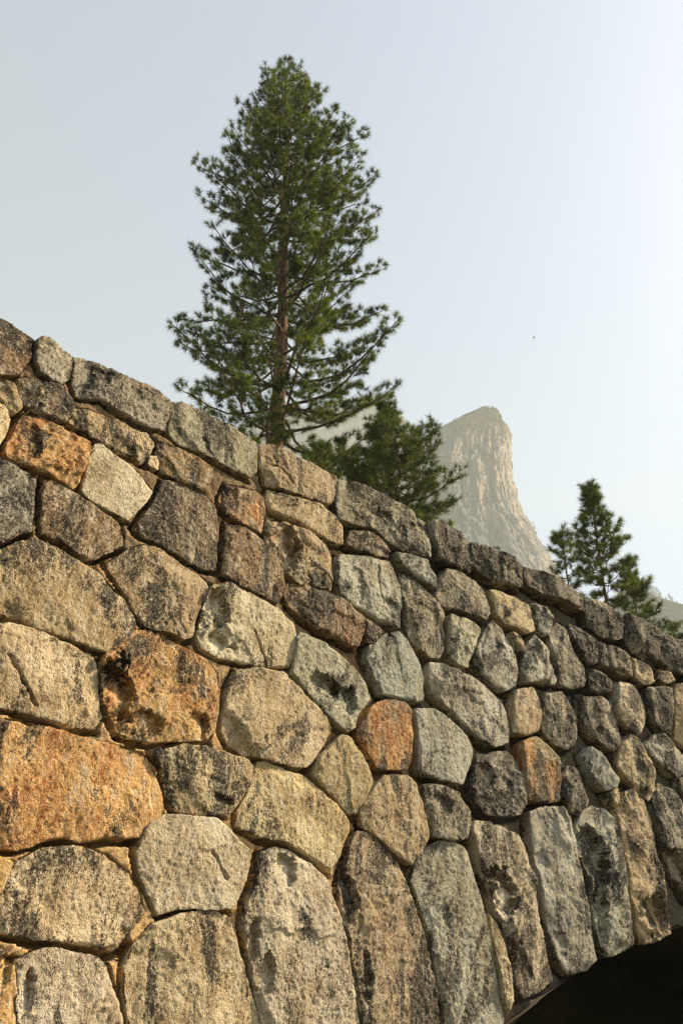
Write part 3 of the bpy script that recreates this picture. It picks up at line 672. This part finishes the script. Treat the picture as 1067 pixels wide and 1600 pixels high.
def tower(name, D, Lp, Rp, y0, y1, ny, xc, mat, depth=.8, arete=.72, amp=.02, seed=1):
    """rock tower: level by level footprints between left and right outlines"""
    ys = np.linspace(y0, y1, ny)
    Lx = np.interp(ys, [q[1] for q in Lp], [q[0] for q in Lp]); Rx = np.interp(ys, [q[1] for q in Rp], [q[0] for q in Rp])
    Lx = Lx + 1.8 * fbm(ys * .16, ys * 0, seed + 60, 3, .6); Rx = Rx + 1.4 * fbm(ys * .16, ys * 0, seed + 61, 3, .6)
    r0, f0, u0 = ray(xc, y1); az = math.atan2(r0, f0)
    ax = np.array([math.cos(az), -math.sin(az)]); vw = np.array([math.sin(az), math.cos(az)])
    nring = 260; KS = D / 1500
    # footprint in unit coordinates: x 0..1 between outlines, y depth (0 = nearest)
    key = [(0.0, .42), (.08, .14), (.22, .0), (.34, .03), (arete - .02, .60), (arete + .08, .86), (1.0, 1.22), (.92, 1.5), (.35, 1.5), (.04, .9)]
    K = np.array(key); K = np.vstack([K, K[:1]])
    seg = np.hypot(*(np.diff(K, axis=0).T)); cum = np.concatenate([[0], np.cumsum(seg)])
    t = np.linspace(0, cum[-1], nring, endpoint=False); ux = np.interp(t, cum, K[:, 0]); uy = np.interp(t, cum, K[:, 1])
    V = []
    base_w = None
    for j, y in enumerate(ys):
        # width in metres at distance D
        def lat(x, Dq):
            r, f, u = ray(x, y); p = np.array([r, f]); k_ = Dq / (p @ vw); return k_ * (p @ ax), k_ * u
        W0 = max(lat(Rx[j], D)[0] - lat(Lx[j], D)[0], 20) * depth
        xl, zl = lat(Lx[j], D + W0 * .42); xr, zr = lat(Rx[j], D + W0 * 1.22); W = xr - xl; zz = CAM_Z + zl * (1 - ux) + zr * ux
        wd = W0
        px_ = xl + W * ux; py_ = D + wd * (uy)
        sl_ = (zl / (D + W0 * .42)) * (1 - ux) + (zr / (D + W0 * 1.22)) * ux; zz = CAM_Z + sl_ * py_
        tt = t / cum[-1]
        hgt = float(zz[0]) / KS
        nse = fbm(tt * 26, np.full_like(tt, hgt * .006), seed, 4, .55) + .5 * ridged(tt * 60, tt * 0 + hgt * .03 + tt * 20, seed + 5, 3)
        led = .7 * vnoise(tt * 9, tt * 0 + hgt * .035, seed + 9)
        nse = nse + .8 * (np.floor(2.5 * fbm(tt * 11 + hgt * .003, np.full_like(tt, hgt * .007), seed + 25, 3)) / 2.5) + .6 * ridged(tt * 14 + hgt * .004, np.full_like(tt, hgt * .011), seed + 15, 4, .6) + .35 * fbm(tt * 120, tt * 0 + hgt * .09, seed + 19, 3, .6)
        dd = (nse + led) * amp * 260 * KS
        edge = np.clip(np.minimum(ux, 1 - ux) * 6, 0.12, 1)
        py_ = py_ - dd * edge * np.minimum(1, W / (60 * KS))
        px_ = px_ + (.25 * dd) * (1 - edge)
        P = px_[:, None] * ax + py_[:, None] * vw
        V.append(np.column_stack([P, zz + 4 * fbm(tt * 30, tt * 0 + j * .3, seed + 3, 2) * (0.3 if j else 1)]))
    V = np.concatenate(V); F_ = grid_faces(ny, nring, wrap=True)
    top = V[:nring].mean(0); V = np.vstack([V, top]);
    cap = np.stack([np.arange(nring), (np.arange(nring) + 1) % nring, np.full(nring, len(V) - 1), np.full(nring, len(V) - 1)], -1)
    me = bpy.data.meshes.new(name)
    faces = F_.tolist() + [c_[:3] for c_ in cap[:, ::-1].tolist()]
    org = V.mean(0)
    me.from_pydata((V - org).tolist(), [], faces); me.polygons.foreach_set('use_smooth', np.ones(len(me.polygons), bool)); me.update()
    o = link(name, me, None, mat); o.location = Vector(org.tolist()); o['kind'] = 'structure'
    return o

LP = [(752,638),(744,641),(732,648),(720,653),(708,657),(700,661),(688,668),(675,673),(665,684),(658,700),(650,740),(640,800),(625,870),(590,960),(540,1080)]
RP = [(769,638),(775,643),(781,650),(788,660),(792,666),(796,676),(797,692),(798,710),(801,735),(804,757),(808,778),(816,800),(826,812),(836,830),(845,850),(858,868),(868,885),(880,905),(900,960),(950,1080)]
peak = tower('mountain_peak', 900, LP, RP, 638, 1080, 300, 760, PEAK_M, depth=1.0, arete=.80, amp=.040, seed=4)
CLIFF_M = rock_material('pale_cliff_granite', (0.26, 0.22, 0.18), (0.15, 0.15, 0.15), sc_=1.3)
tower('cliff', 1350, [(575,624),(540,628),(510,632),(480,638),(450,646),(410,656),(370,672),(330,720),(200,980)],
      [(580,624),(596,630),(612,638),(632,652),(645,668),(655,720),(700,980)], 624, 980, 120, 520, CLIFF_M, depth=.5, arete=.6, amp=.04, seed=31)
RIDGE_M = rock_material('wooded_slope', (0.10, 0.115, 0.11), (0.06, 0.075, 0.075), sc_=1.3)
tower('ridge', 1140, [(983,893),(980,897),(970,920),(950,950),(900,1100)], [(988,893),(1000,906),(1012,922),(1026,935),(1050,942),(1067,946),(1150,960),(1250,1020),(1300,1100)], 893, 1100, 80, 1080, RIDGE_M, depth=.5, arete=.3, amp=.03, seed=51)

# ------------------------------------------------------------------ pines
def needle_material(name, c0, c1):
    m, nt, b, out = nodemat(name); g = NT(nt)
    co = g.n('ShaderNodeTexCoord').outputs['Object']
    n = g.noise(co, 1.3, 3, .6); f = g.noise(co, 9, 2, .5)
    c = g.mix(g.ramp(g.math('ADD', g.math('MULTIPLY', n, .6), g.math('MULTIPLY', f, .4)), .38, .62), c0, c1)  # shaded and lit tuft tones painted into the needles by noise
    g.l(c, b.inputs['Base Color']); b.inputs['Roughness'].default_value = .55
    tr = g.n('ShaderNodeBsdfTranslucent'); g.l(g.mix(1.0, c, (1.4, 1.5, .5), 'MULTIPLY'), tr.inputs[0])
    mx = g.n('ShaderNodeMixShader'); mx.inputs[0].default_value = .2
    g.l(b.outputs[0], mx.inputs[1]); g.l(tr.outputs[0], mx.inputs[2]); g.l(mx.outputs[0], out.inputs[0])
    return m
NEEDLE = needle_material('pine_needles', (0.020, 0.038, 0.015), (0.20, 0.25, 0.034))
NEEDLE2 = needle_material('young_pine_needles', (0.028, 0.048, 0.014), (0.165, 0.20, 0.028))
def bark_material():
    m, nt, b, out = nodemat('pine_bark'); g = NT(nt)
    co = g.n('ShaderNodeTexCoord').outputs['Object']
    v = g.vmap(co, scale=(1, 1, .3)); n = g.noise(v, 7, 5, .65, .4); f = g.noise(co, 40, 3, .6)
    c = g.mix(g.ramp(n, .42, .6), (0.05, 0.034, 0.024), (0.27, 0.135, 0.07))
    c = g.mix(g.math('MULTIPLY', f, .4), c, (0.12, 0.08, 0.055))
    g.l(c, b.inputs['Base Color']); b.inputs['Roughness'].default_value = .9
    bp = g.n('ShaderNodeBump'); bp.inputs['Distance'].default_value = .03; g.l(n, bp.inputs['Height']); g.l(bp.outputs[0], b.inputs['Normal'])
    return m
BARK = bark_material()
def twig_material():
    m, nt, b, out = nodemat('pine_twig'); g = NT(nt)
    co = g.n('ShaderNodeTexCoord').outputs['Object']; n = g.noise(co, 12, 4, .6)
    g.l(g.mix(g.ramp(n, .4, .6), (0.055, 0.042, 0.032), (0.16, 0.11, 0.075)), b.inputs['Base Color']); b.inputs['Roughness'].default_value = .9
    return m
TWIG = twig_material()

class TubeSet:
    def __init__(s): s.V = []; s.F = []; s.n = 0
    def tube(s, pts, rad, k=4):
        pts = np.asarray(pts, float); n = len(pts)
        tg = np.gradient(pts, axis=0); tg /= np.linalg.norm(tg, axis=1)[:, None] + 1e-9
        ref = np.array([0.3, 0.2, 1.0]) if abs(tg[0, 2]) < .9 else np.array([1.0, .1, 0])
        u = np.cross(tg, ref); u /= np.linalg.norm(u, axis=1)[:, None] + 1e-9; w = np.cross(tg, u)
        th = np.arange(k) / k * 2 * math.pi
        ring = pts[:, None] + np.asarray(rad)[:, None, None] * (np.cos(th)[None, :, None] * u[:, None] + np.sin(th)[None, :, None] * w[:, None])
        s.V.append(ring.reshape(-1, 3)); s.F.append(grid_faces(n, k, wrap=True) + s.n); s.n += n * k
    def mesh(s, name): return mesh_np(name, np.concatenate(s.V), np.concatenate(s.F))

def tufts_mesh(name, P, D, length, nn, width, rs, up=.15):
    """P tuft positions, D axis directions, nn needles each: thin blades radiating forward and out"""
    P = np.repeat(P, nn, 0); A = np.repeat(D, nn, 0); n = len(P)
    A = A / (np.linalg.norm(A, axis=1)[:, None] + 1e-9)
    r = rs.normal(size=(n, 3)); r /= np.linalg.norm(r, axis=1)[:, None]
    perp = r - (r * A).sum(1)[:, None] * A; perp /= np.linalg.norm(perp, axis=1)[:, None] + 1e-9
    th = np.radians(rs.uniform(12, 98, n))
    d = np.cos(th)[:, None] * A + np.sin(th)[:, None] * perp; d[:, 2] += up * .5
    d /= np.linalg.norm(d, axis=1)[:, None]
    L = length * rs.uniform(.65, 1.1, n)
    base = P + A * (rs.uniform(-.45, .12, n) * length)[:, None]
    side = np.cross(d, rs.normal(size=(n, 3))); side /= np.linalg.norm(side, axis=1)[:, None] + 1e-9
    V = np.stack([base - side * width * .5, base + side * width * .5, base + d * L[:, None]], 1).reshape(-1, 3)
    F_ = np.arange(n * 3).reshape(-1, 3)
    return mesh_np(name, V, F_, smooth=False)

def pine(name, label, cat_group, base, H, trunk_r, prof, seed, whorl=.5, per=5, tuft=.16, nn=26, lean=(0, 0), needle=NEEDLE, z_first=None, density=1.0, rise=.35, topn=3, wid=.009):
    """prof(z, az) -> branch reach in metres"""
    rg = random.Random(seed); rs = np.random.RandomState(seed)
    t = thing(name, label, 'pine tree', base, cat_group)
    zs = np.linspace(0, H, 60)
    def axis(z):
        q = max(0, (z - H * .86) / (H * .14))
        return np.array([lean[0] * q * q + .05 * math.sin(z * .5 + seed), lean[1] * q * q + .05 * math.cos(z * .4), z])
    tp = np.array([axis(z) for z in zs]); rad = trunk_r * np.clip((1 - zs / H), 0, 1) ** .8 + .014
    ts = TubeSet(); ts.tube(tp, rad, 14); tm = ts.mesh('trunk')
    # bark plates: push the surface in and out a little
    V = np.empty(len(tm.vertices) * 3, np.float32); tm.vertices.foreach_get('co', V); V = V.reshape(-1, 3)
    V[:, :2] += (.02 * fbm(V[:, 0] * 9 + V[:, 1] * 7, V[:, 2] * 3, seed, 3)[:, None] * trunk_r / .2)
    tm.vertices.foreach_set('co', V.ravel())
    link('trunk', tm, t, BARK)
    z = z_first; nb = 0
    TP, TD = [], []
    while z < H - .12:
        fr = (z - z_first) / (H - z_first)
        kk = per if fr < .93 else topn
        a0 = rg.uniform(0, 6.28); wr = rg.uniform(.84, 1.08)
        for i in range(kk):
            az = a0 + i * 6.283 / kk + rg.uniform(-.35, .35)
            zz = z + rg.uniform(-.16, .16) * whorl
            L = prof(zz, az); L = prof(zz + .8 * L * (math.tan(rise * (fr - .25)) + .22), az) * rg.uniform(.82, 1.08) * wr
            if rg.random() < .08: L *= .6
            if L < .12: L = .12
            dh = np.array([math.sin(az), math.cos(az), 0.0])
            el = rise * (fr - .25) + rg.uniform(-.12, .12)     # low ones droop, high ones rise
            p0 = axis(zz); n = 7
            sside = np.array([dh[1], -dh[0], 0]); bend = rg.uniform(-.22, .22)
            tt = np.linspace(0, 1, n)
            rise_t = L * (math.tan(el) * tt + (.16 + .1 * rg.random()) * tt ** 2.4 - .10 * np.sin(tt * 3.14) * (1 - fr))
            pts = p0 + dh * (L * tt)[:, None] + sside * (bend * L * tt ** 2)[:, None]; pts[:, 2] += rise_t
            pts[1:-1] += rs.normal(size=(n - 2, 3)) * .025 * L ** .5
            b = TubeSet(); r0 = (.010 + .013 * L) * (1.0 if fr < .9 else .7)
            b.tube(pts, r0 * (1 - .8 * tt), 5)
            P_, D_ = [pts[-1]], [pts[-1] - pts[-2]]
            # side twigs, flat spray
            nt_ = max(2, int(L / .15 * density)); 
            for j in range(nt_):
                u = .22 + .76 * (j + rg.random() * .8) / nt_
                if u < .5 and rg.random() < .45 * (1 - fr): continue
                sgn = 1 if (j % 2) else -1
                q = np.array([np.interp(u, tt, pts[:, c_]) for c_ in range(3)])
                dirn = np.array([np.interp(u, tt, np.gradient(pts[:, c_])) for c_ in range(3)]); dirn /= np.linalg.norm(dirn)
                sd_ = np.cross(dirn, [0, 0, 1.0]); sd_ /= np.linalg.norm(sd_) + 1e-9
                ang = rg.uniform(.5, 1.05)
                td = dirn * math.cos(ang) + sgn * sd_ * math.sin(ang) + np.array([0, 0, rg.uniform(-.12, .45)])
                td /= np.linalg.norm(td)
                tl = min(.85, (.16 + .30 * L * (1 - u) * rg.uniform(.6, 1.2)) * rg.uniform(.7, 1.2))
                m_ = 4; s_ = np.linspace(0, 1, m_)
                tw = q + td * (tl * s_)[:, None]; tw[:, 2] += .22 * tl * s_ ** 2
                tw[1:] += rs.normal(size=(m_ - 1, 3)) * .02
                b.tube(tw, .006 * (1 - .5 * s_) + .002, 3)
                P_.append(tw[-1]); D_.append(tw[-1] - tw[-2])
                for e_ in range(int(tl / .11 * density)):
                    w_ = rg.uniform(.25, .95); qq = np.array([np.interp(w_, s_, tw[:, c_]) for c_ in range(3)])
                    sg2 = rg.choice([-1, 1]); s2 = np.cross(td, [0, 0, 1.0]); s2 /= np.linalg.norm(s2) + 1e-9
                    d2 = td * .7 + sg2 * s2 * rg.uniform(.3, .9) + np.array([0, 0, rg.uniform(0, .7)]); d2 /= np.linalg.norm(d2)
                    l2 = rg.uniform(.08, .2); end = qq + d2 * l2
                    b.tube(np.array([qq, qq + d2 * l2 * .55 + [0, 0, .005], end]), [.004, .003, .002], 3)
                    P_.append(end); D_.append(d2)
            bo = link('branch', b.mesh('branch'), t, TWIG); bo.location = (0, 0, 0)
            no = link('needles', tufts_mesh('needles', np.array(P_), np.array(D_), tuft, nn, wid, rs), bo, needle)
            nb += 1
        z += whorl * (1 - .45 * fr)
    # leader tuft
    tipP = np.array([axis(H), axis(H - .12), axis(H - .25), axis(H - .4)]); 
    link('top_shoot', tufts_mesh('top_shoot', tipP, np.tile([0, 0, 1.0], (4, 1)), tuft, nn * 2, wid, rs), t, needle)
    print(name, 'branches', nb, 'behind wall face', RC - math.hypot(base[0] - CX, base[1] - CY))
    return t

def prof_from_px(D, xc_base, H, base, left, right, zc):
    """silhouette rows in photo pixels -> reach by height and side (left/right interpolated round the trunk)"""
    yy = [q[0] for q in left]
    zs_l, rl, rr_ = [], [], []
    for (y, xl), (_, xr) in zip(left, right):
        xt = np.interp(y, [q[0] for q in zc], [q[1] for q in zc])
        P = at(xt, y, D); z = P.z - base[2]
        r, f, u = ray(xt, y); dep = (P.y * CP + (P.z - CAM_Z) * SP); m_px = dep / F_PX
        zs_l.append(z); rl.append((xt - xl) * m_px); rr_.append((xr - xt) * m_px)
    o = np.argsort(zs_l); zs_l = np.array(zs_l)[o]; rl = np.array(rl)[o]; rr_ = np.array(rr_)[o]
    def f(z, az):
        a_ = np.interp(z, zs_l, rl); b_ = np.interp(z, zs_l, rr_)
        w = .5 + .5 * math.sin(az)         # az 90 deg = +X = right
        return float(a_ * (1 - w) + b_ * w)
    return f, zs_l

D1 = 20.0
pb = at(430, 690, D1); topP = at(452, 108, D1); base1 = (pb.x, pb.y, 0.0); H1 = topP.z
zc1 = [(90,453),(200,451),(300,447),(400,441),(500,436),(600,432),(690,428)]
rows = [(95,440,452),(120,420,482),(150,404,486),(180,398,502),(215,380,543),(240,352,545),(270,316,552),(300,322,562),(330,302,577),(355,300,575),(385,318,562),(420,290,604),(450,268,600),(475,262,572),(505,265,566),(530,262,576),(555,275,590),(580,270,594),(610,262,590),(650,278,600),(685,300,596),(720,300,580)]
pf1, z1 = prof_from_px(D1, 0, H1, base1, [(r[0], r[1]) for r in rows], [(r[0], r[2]) for r in rows], zc1)
tree_a = pine('pine_tree', 'tall mature pine with open tiers of dark needles rising over the wall', 'pines behind the bridge', base1, H1, .34,
     lambda z, az: (1.16 + .10 * math.sin(az)) * pf1(z, az), 11, whorl=.90, per=7, tuft=.195, nn=46, lean=(-.35, 0), z_first=float(z1[0]), density=.98, wid=.012)

# young pines
def young(px_top, py_top, D, rows, seed, label, zc, **kw):
    b_ = at(px_top, py_top, D); H = b_.z
    base = (b_.x, b_.y, 0.0)
    pf, zz = prof_from_px(D, 0, H, base, [(r[0], r[1]) for r in rows], [(r[0], r[2]) for r in rows], zc)
    gr_ = kw.pop('grow', 1.15)
    return pine('pine_tree', label, 'pines behind the bridge', base, H, kw.pop('tr', .13), lambda z_, a_: gr_ * pf(z_, a_), seed, z_first=float(zz[0]), needle=NEEDLE2, **kw)
young(608, 628, 17.0, [(628,606,611),(650,597,616),(665,588,640),(690,576,664),(720,545,672),(745,510,680),(775,505,690),(800,545,674),(830,520,670),(870,500,660)],
      23, 'bushy young pine crowding the wall right of the tall pine', [(620,608),(870,601)], grow=1.35, whorl=.36, per=8, tuft=.15, nn=34, density=1.4, rise=.9, wid=.010)
young(921, 764, 22.5, [(764,918,925),(790,908,932),(812,898,945),(830,888,966),(860,886,968),(890,874,978),(920,866,985),(950,868,992),(990,860,1000)],
      37, 'slender young pine with upturned shoots at the right of the rock peak', [(760,921),(990,913)], grow=1.02, whorl=.44, per=6, tuft=.20, nn=50, density=1.0, rise=1.5, wid=.013, tr=.075)
young(875, 832, 21.0, [(832,873,878),(850,864,884),(866,860,888),(885,858,888),(910,862,890),(940,862,892)],
      41, 'thin pine sapling peeking over the wall just left of a young pine', [(830,875),(940,878)], whorl=.34, per=4, tuft=.18, nn=48, density=1.2, rise=1.4, wid=.010, tr=.04)
young(983, 882, 24.0, [(882,980,986),(905,970,994),(930,966,1000),(950,962,1012),(975,960,1026),(1010,960,1036)],
      43, 'low bushy pine at the right with outer shoot above the coping', [(880,983),(1010,979)], grow=.9, whorl=.44, per=6, tuft=.19, nn=44, density=1.0, rise=1.2, wid=.010, tr=.06)
young(1046, 972, 26.0, [(972,1040,1052),(985,1030,1066),(1000,1024,1080),(1030,1020,1090)],
      47, 'shrubby pine top just showing above the coping at right edge', [(970,1046),(1030,1045)], whorl=.32, per=6, tuft=.13, nn=30, density=1.2, rise=1.0, wid=.010, tr=.06)
young(500, 690, 18.5, [(690,497,504),(705,492,514),(720,484,530),(745,470,548),(780,460,560)],
      53, 'small pine crown tucked between tall pine and bushy pine', [(690,500),(780,498)], whorl=.34, per=5, tuft=.15, nn=32, density=1.1, rise=.9, wid=.010, tr=.06)

# tiny sprouts behind the coping
def sprout(x, y, D, label, seed):
    rs = np.random.RandomState(seed); p = at(x, y, D)
    t = thing('pine_sapling', label, 'sapling', (p.x, p.y, 0.0), 'sapling tips')
    s_ = TubeSet(); s_.tube(np.array([[0, 0, 0], [.03, 0, p.z * .5], [0, 0, p.z]]), [.03, .02, .006], 5); link('stem', s_.mesh('stem'), t, TWIG)
    n = 7; zz = p.z - rs.uniform(0, .5, n); P_ = np.stack([rs.uniform(-.1, .1, n), rs.uniform(-.1, .1, n), zz], -1)
    D_ = np.tile([0, 0, 1.0], (n, 1)) + rs.normal(size=(n, 3)) * .3
    link('needles', tufts_mesh('needles', P_, D_, .10, 30, .009, rs), t, NEEDLE2)
sprout(776, 856, 18.0, 'single sapling tip above the coping under the rock peak', 1)

# far trees on the skyline
FAR = needle_material('far_conifers', (0.035, 0.05, 0.022), (0.06, 0.075, 0.03))
def far_trees(name, spots, D, h_px, label, seed, kind='stuff'):
    rg = random.Random(seed); rs = np.random.RandomState(seed); V = []; 
    for (x, y, hp) in spots:
        p = np.array(at(x, y, D)); dep = p[1] * CP + (p[2] - CAM_Z) * SP; mp = dep / F_PX; H = hp * mp * 1.15; Rr = H * rg.uniform(.16, .26)
        n = 260; t = rs.uniform(0, 1, n) ** .8
        rad = Rr * (1 - t) ** .8 * rs.uniform(.3, 1.1, n) + .1; a_ = rs.uniform(0, 6.28, n)
        c = np.stack([np.cos(a_) * rad, np.sin(a_) * rad, t * H], -1) + p
        sz = (.05 * H + .15) * rs.uniform(.5, 1.2, n)
        tri = c[:, None] + rs.normal(size=(n, 3, 3)) * (sz * .6)[:, None, None] * np.array([1, 1, .5]); V.append(tri.reshape(-1, 3))
    V = np.concatenate(V); org = V.mean(0)
    o = link(name, mesh_np(name, V - org, np.arange(len(V)).reshape(-1, 3), smooth=False), None, FAR); o.location = Vector(org.tolist())
    o['label'] = label; o['category'] = 'trees'; o['kind'] = 'stuff'
sp = [(699,667,5),(703,665,7),(706,664,6),(709,662,8),(712,661,9),(715,660,8),(718,658,7),(721,657,5),(724,655,3),(690,671,3),(766,639,3),(760,640,3),(745,644,3),(785,660,3),(791,668,3),(835,826,6),(832,820,5),(838,834,4),(752,641,2),(757,640,2),(735,649,3),(728,652,3)]
far_trees('conifer_scrub', sp, 935, 8, 'tiny trees clinging to the rim and shoulder of the rock peak', 5)
rg_ = random.Random(8); sp = []
ridge_y = lambda x: float(np.interp(x, [980, 1000, 1012, 1026, 1050, 1067, 1150, 1250], [893, 906, 922, 936, 943, 947, 961, 1020]))
for x in range(982, 1240, 4):
    sp.append((x + rg_.uniform(-2, 2), ridge_y(x) + rg_.uniform(3, 6), rg_.uniform(4, 9)))
for x, h_ in [(1020,20),(1025,24),(1030,26),(1034,20),(1042,14),(1048,20),(1052,17),(1058,12),(1064,9)]: sp.append((x, ridge_y(x) + 6, h_))
for _ in range(90):
    x = rg_.uniform(985, 1200); sp.append((x, ridge_y(x) + rg_.uniform(6, 70), rg_.uniform(5, 10)))
far_trees('conifer_forest', sp, 1128, 10, 'hazy conifer forest along the far ridge at right', 6)

# unseen pine wood, added behind the viewpoint to block skylight from the wall
def skylight_block_wood():
    rs = np.random.RandomState(12); V = []
    for i in range(80):
        az = R(rs.uniform(118, 318)); d = rs.uniform(20, 38); H = rs.uniform(24, 36); x, y = math.sin(az) * d, math.cos(az) * d
        if math.hypot(x - CX, y - CY) > RC - 2.5: continue
        n = 1300; t = rs.uniform(0, 1, n); rad = (2.0 + .09 * H) * (1 - t) ** .8 * rs.uniform(.25, 1.05, n) + .2; a_ = rs.uniform(0, 6.28, n)
        c = np.stack([x + np.cos(a_) * rad, y + np.sin(a_) * rad, H * (.08 + .92 * t)], -1)
        V.append((c[:, None] + rs.normal(size=(n, 3, 3)) * np.array([.45, .45, .22])).reshape(-1, 3))
        for k_ in range(3):      # trunk, three tall blades crossing
            q = k_ * 1.05; dx, dy = .3 * math.cos(q), .3 * math.sin(q)
            V.append(np.array([(x - dx, y - dy, 0), (x + dx, y + dy, 0), (x, y, H * .95)]))
    V = np.concatenate(V)
    o = link('forest', mesh_np('forest', V, np.arange(len(V)).reshape(-1, 3), smooth=False), None, FAR)
    o['kind'] = 'stuff'; o['label'] = 'unseen pine wood added behind the viewpoint to hold skylight off the bridge wall'; o['category'] = 'trees'
skylight_block_wood()

# a bird, very small in the sky
def bird():
    p = at(834, 527.5, 60)
    t = thing('bird', 'tiny dark bird gliding in the pale sky left of the rock peak', 'bird', p)
    m, nt, b, out = nodemat('dark_feathers'); b.inputs['Base Color'].default_value = (.03, .028, .025, 1)
    s_ = TubeSet(); s_.tube(np.array([[-.12, 0, 0], [-.06, 0, .005], [0, 0, .01], [.06, 0, .012], [.1, 0, .015]]), [.003, .02, .026, .018, .004], 8)
    link('body', s_.mesh('body'), t, m)
    for sg in (-1, 1):
        V = [(.03, sg * .015, .01), (-.03, sg * .015, .01), (-.05, sg * .12, .035), (.02, sg * .12, .04), (-.07, sg * .24, .02)]
        me = bpy.data.meshes.new('wing'); me.from_pydata(V, [], [(0, 1, 2, 3), (3, 2, 4)]); me.update(); link('wing', me, t, m)
bird()

# ------------------------------------------------------------------ smoke haze over the valley
def haze():
    me = bpy.data.meshes.new('haze'); 
    x0, x1, y0, y1, z0, z1 = -1700, 1700, -1700, 1900, -1.5, 1130
    V = [(x, y, z) for x in (x0, x1) for y in (y0, y1) for z in (z0, z1)]
    F_ = [(0, 1, 3, 2), (4, 6, 7, 5), (0, 4, 5, 1), (2, 3, 7, 6), (0, 2, 6, 4), (1, 5, 7, 3)]
    me.from_pydata(V, [], F_); me.update()
    m = bpy.data.materials.new('valley_haze'); m.use_nodes = True; nt = m.node_tree; nt.nodes.clear()
    out = nt.nodes.new('ShaderNodeOutputMaterial'); pv = nt.nodes.new('ShaderNodeVolumePrincipled')
    pv.inputs['Color'].default_value = (0.90, 1.0, 0.93, 1); pv.inputs['Density'].default_value = HAZE
    pv.inputs['Anisotropy'].default_value = 0.0
    nt.links.new(pv.outputs[0], out.inputs['Volume'])
    o = link('haze', me, None, m); o['kind'] = 'stuff'; o['label'] = 'thin pale smoke haze filling the valley'; o['category'] = 'haze'
HAZE = 0.00048
haze()
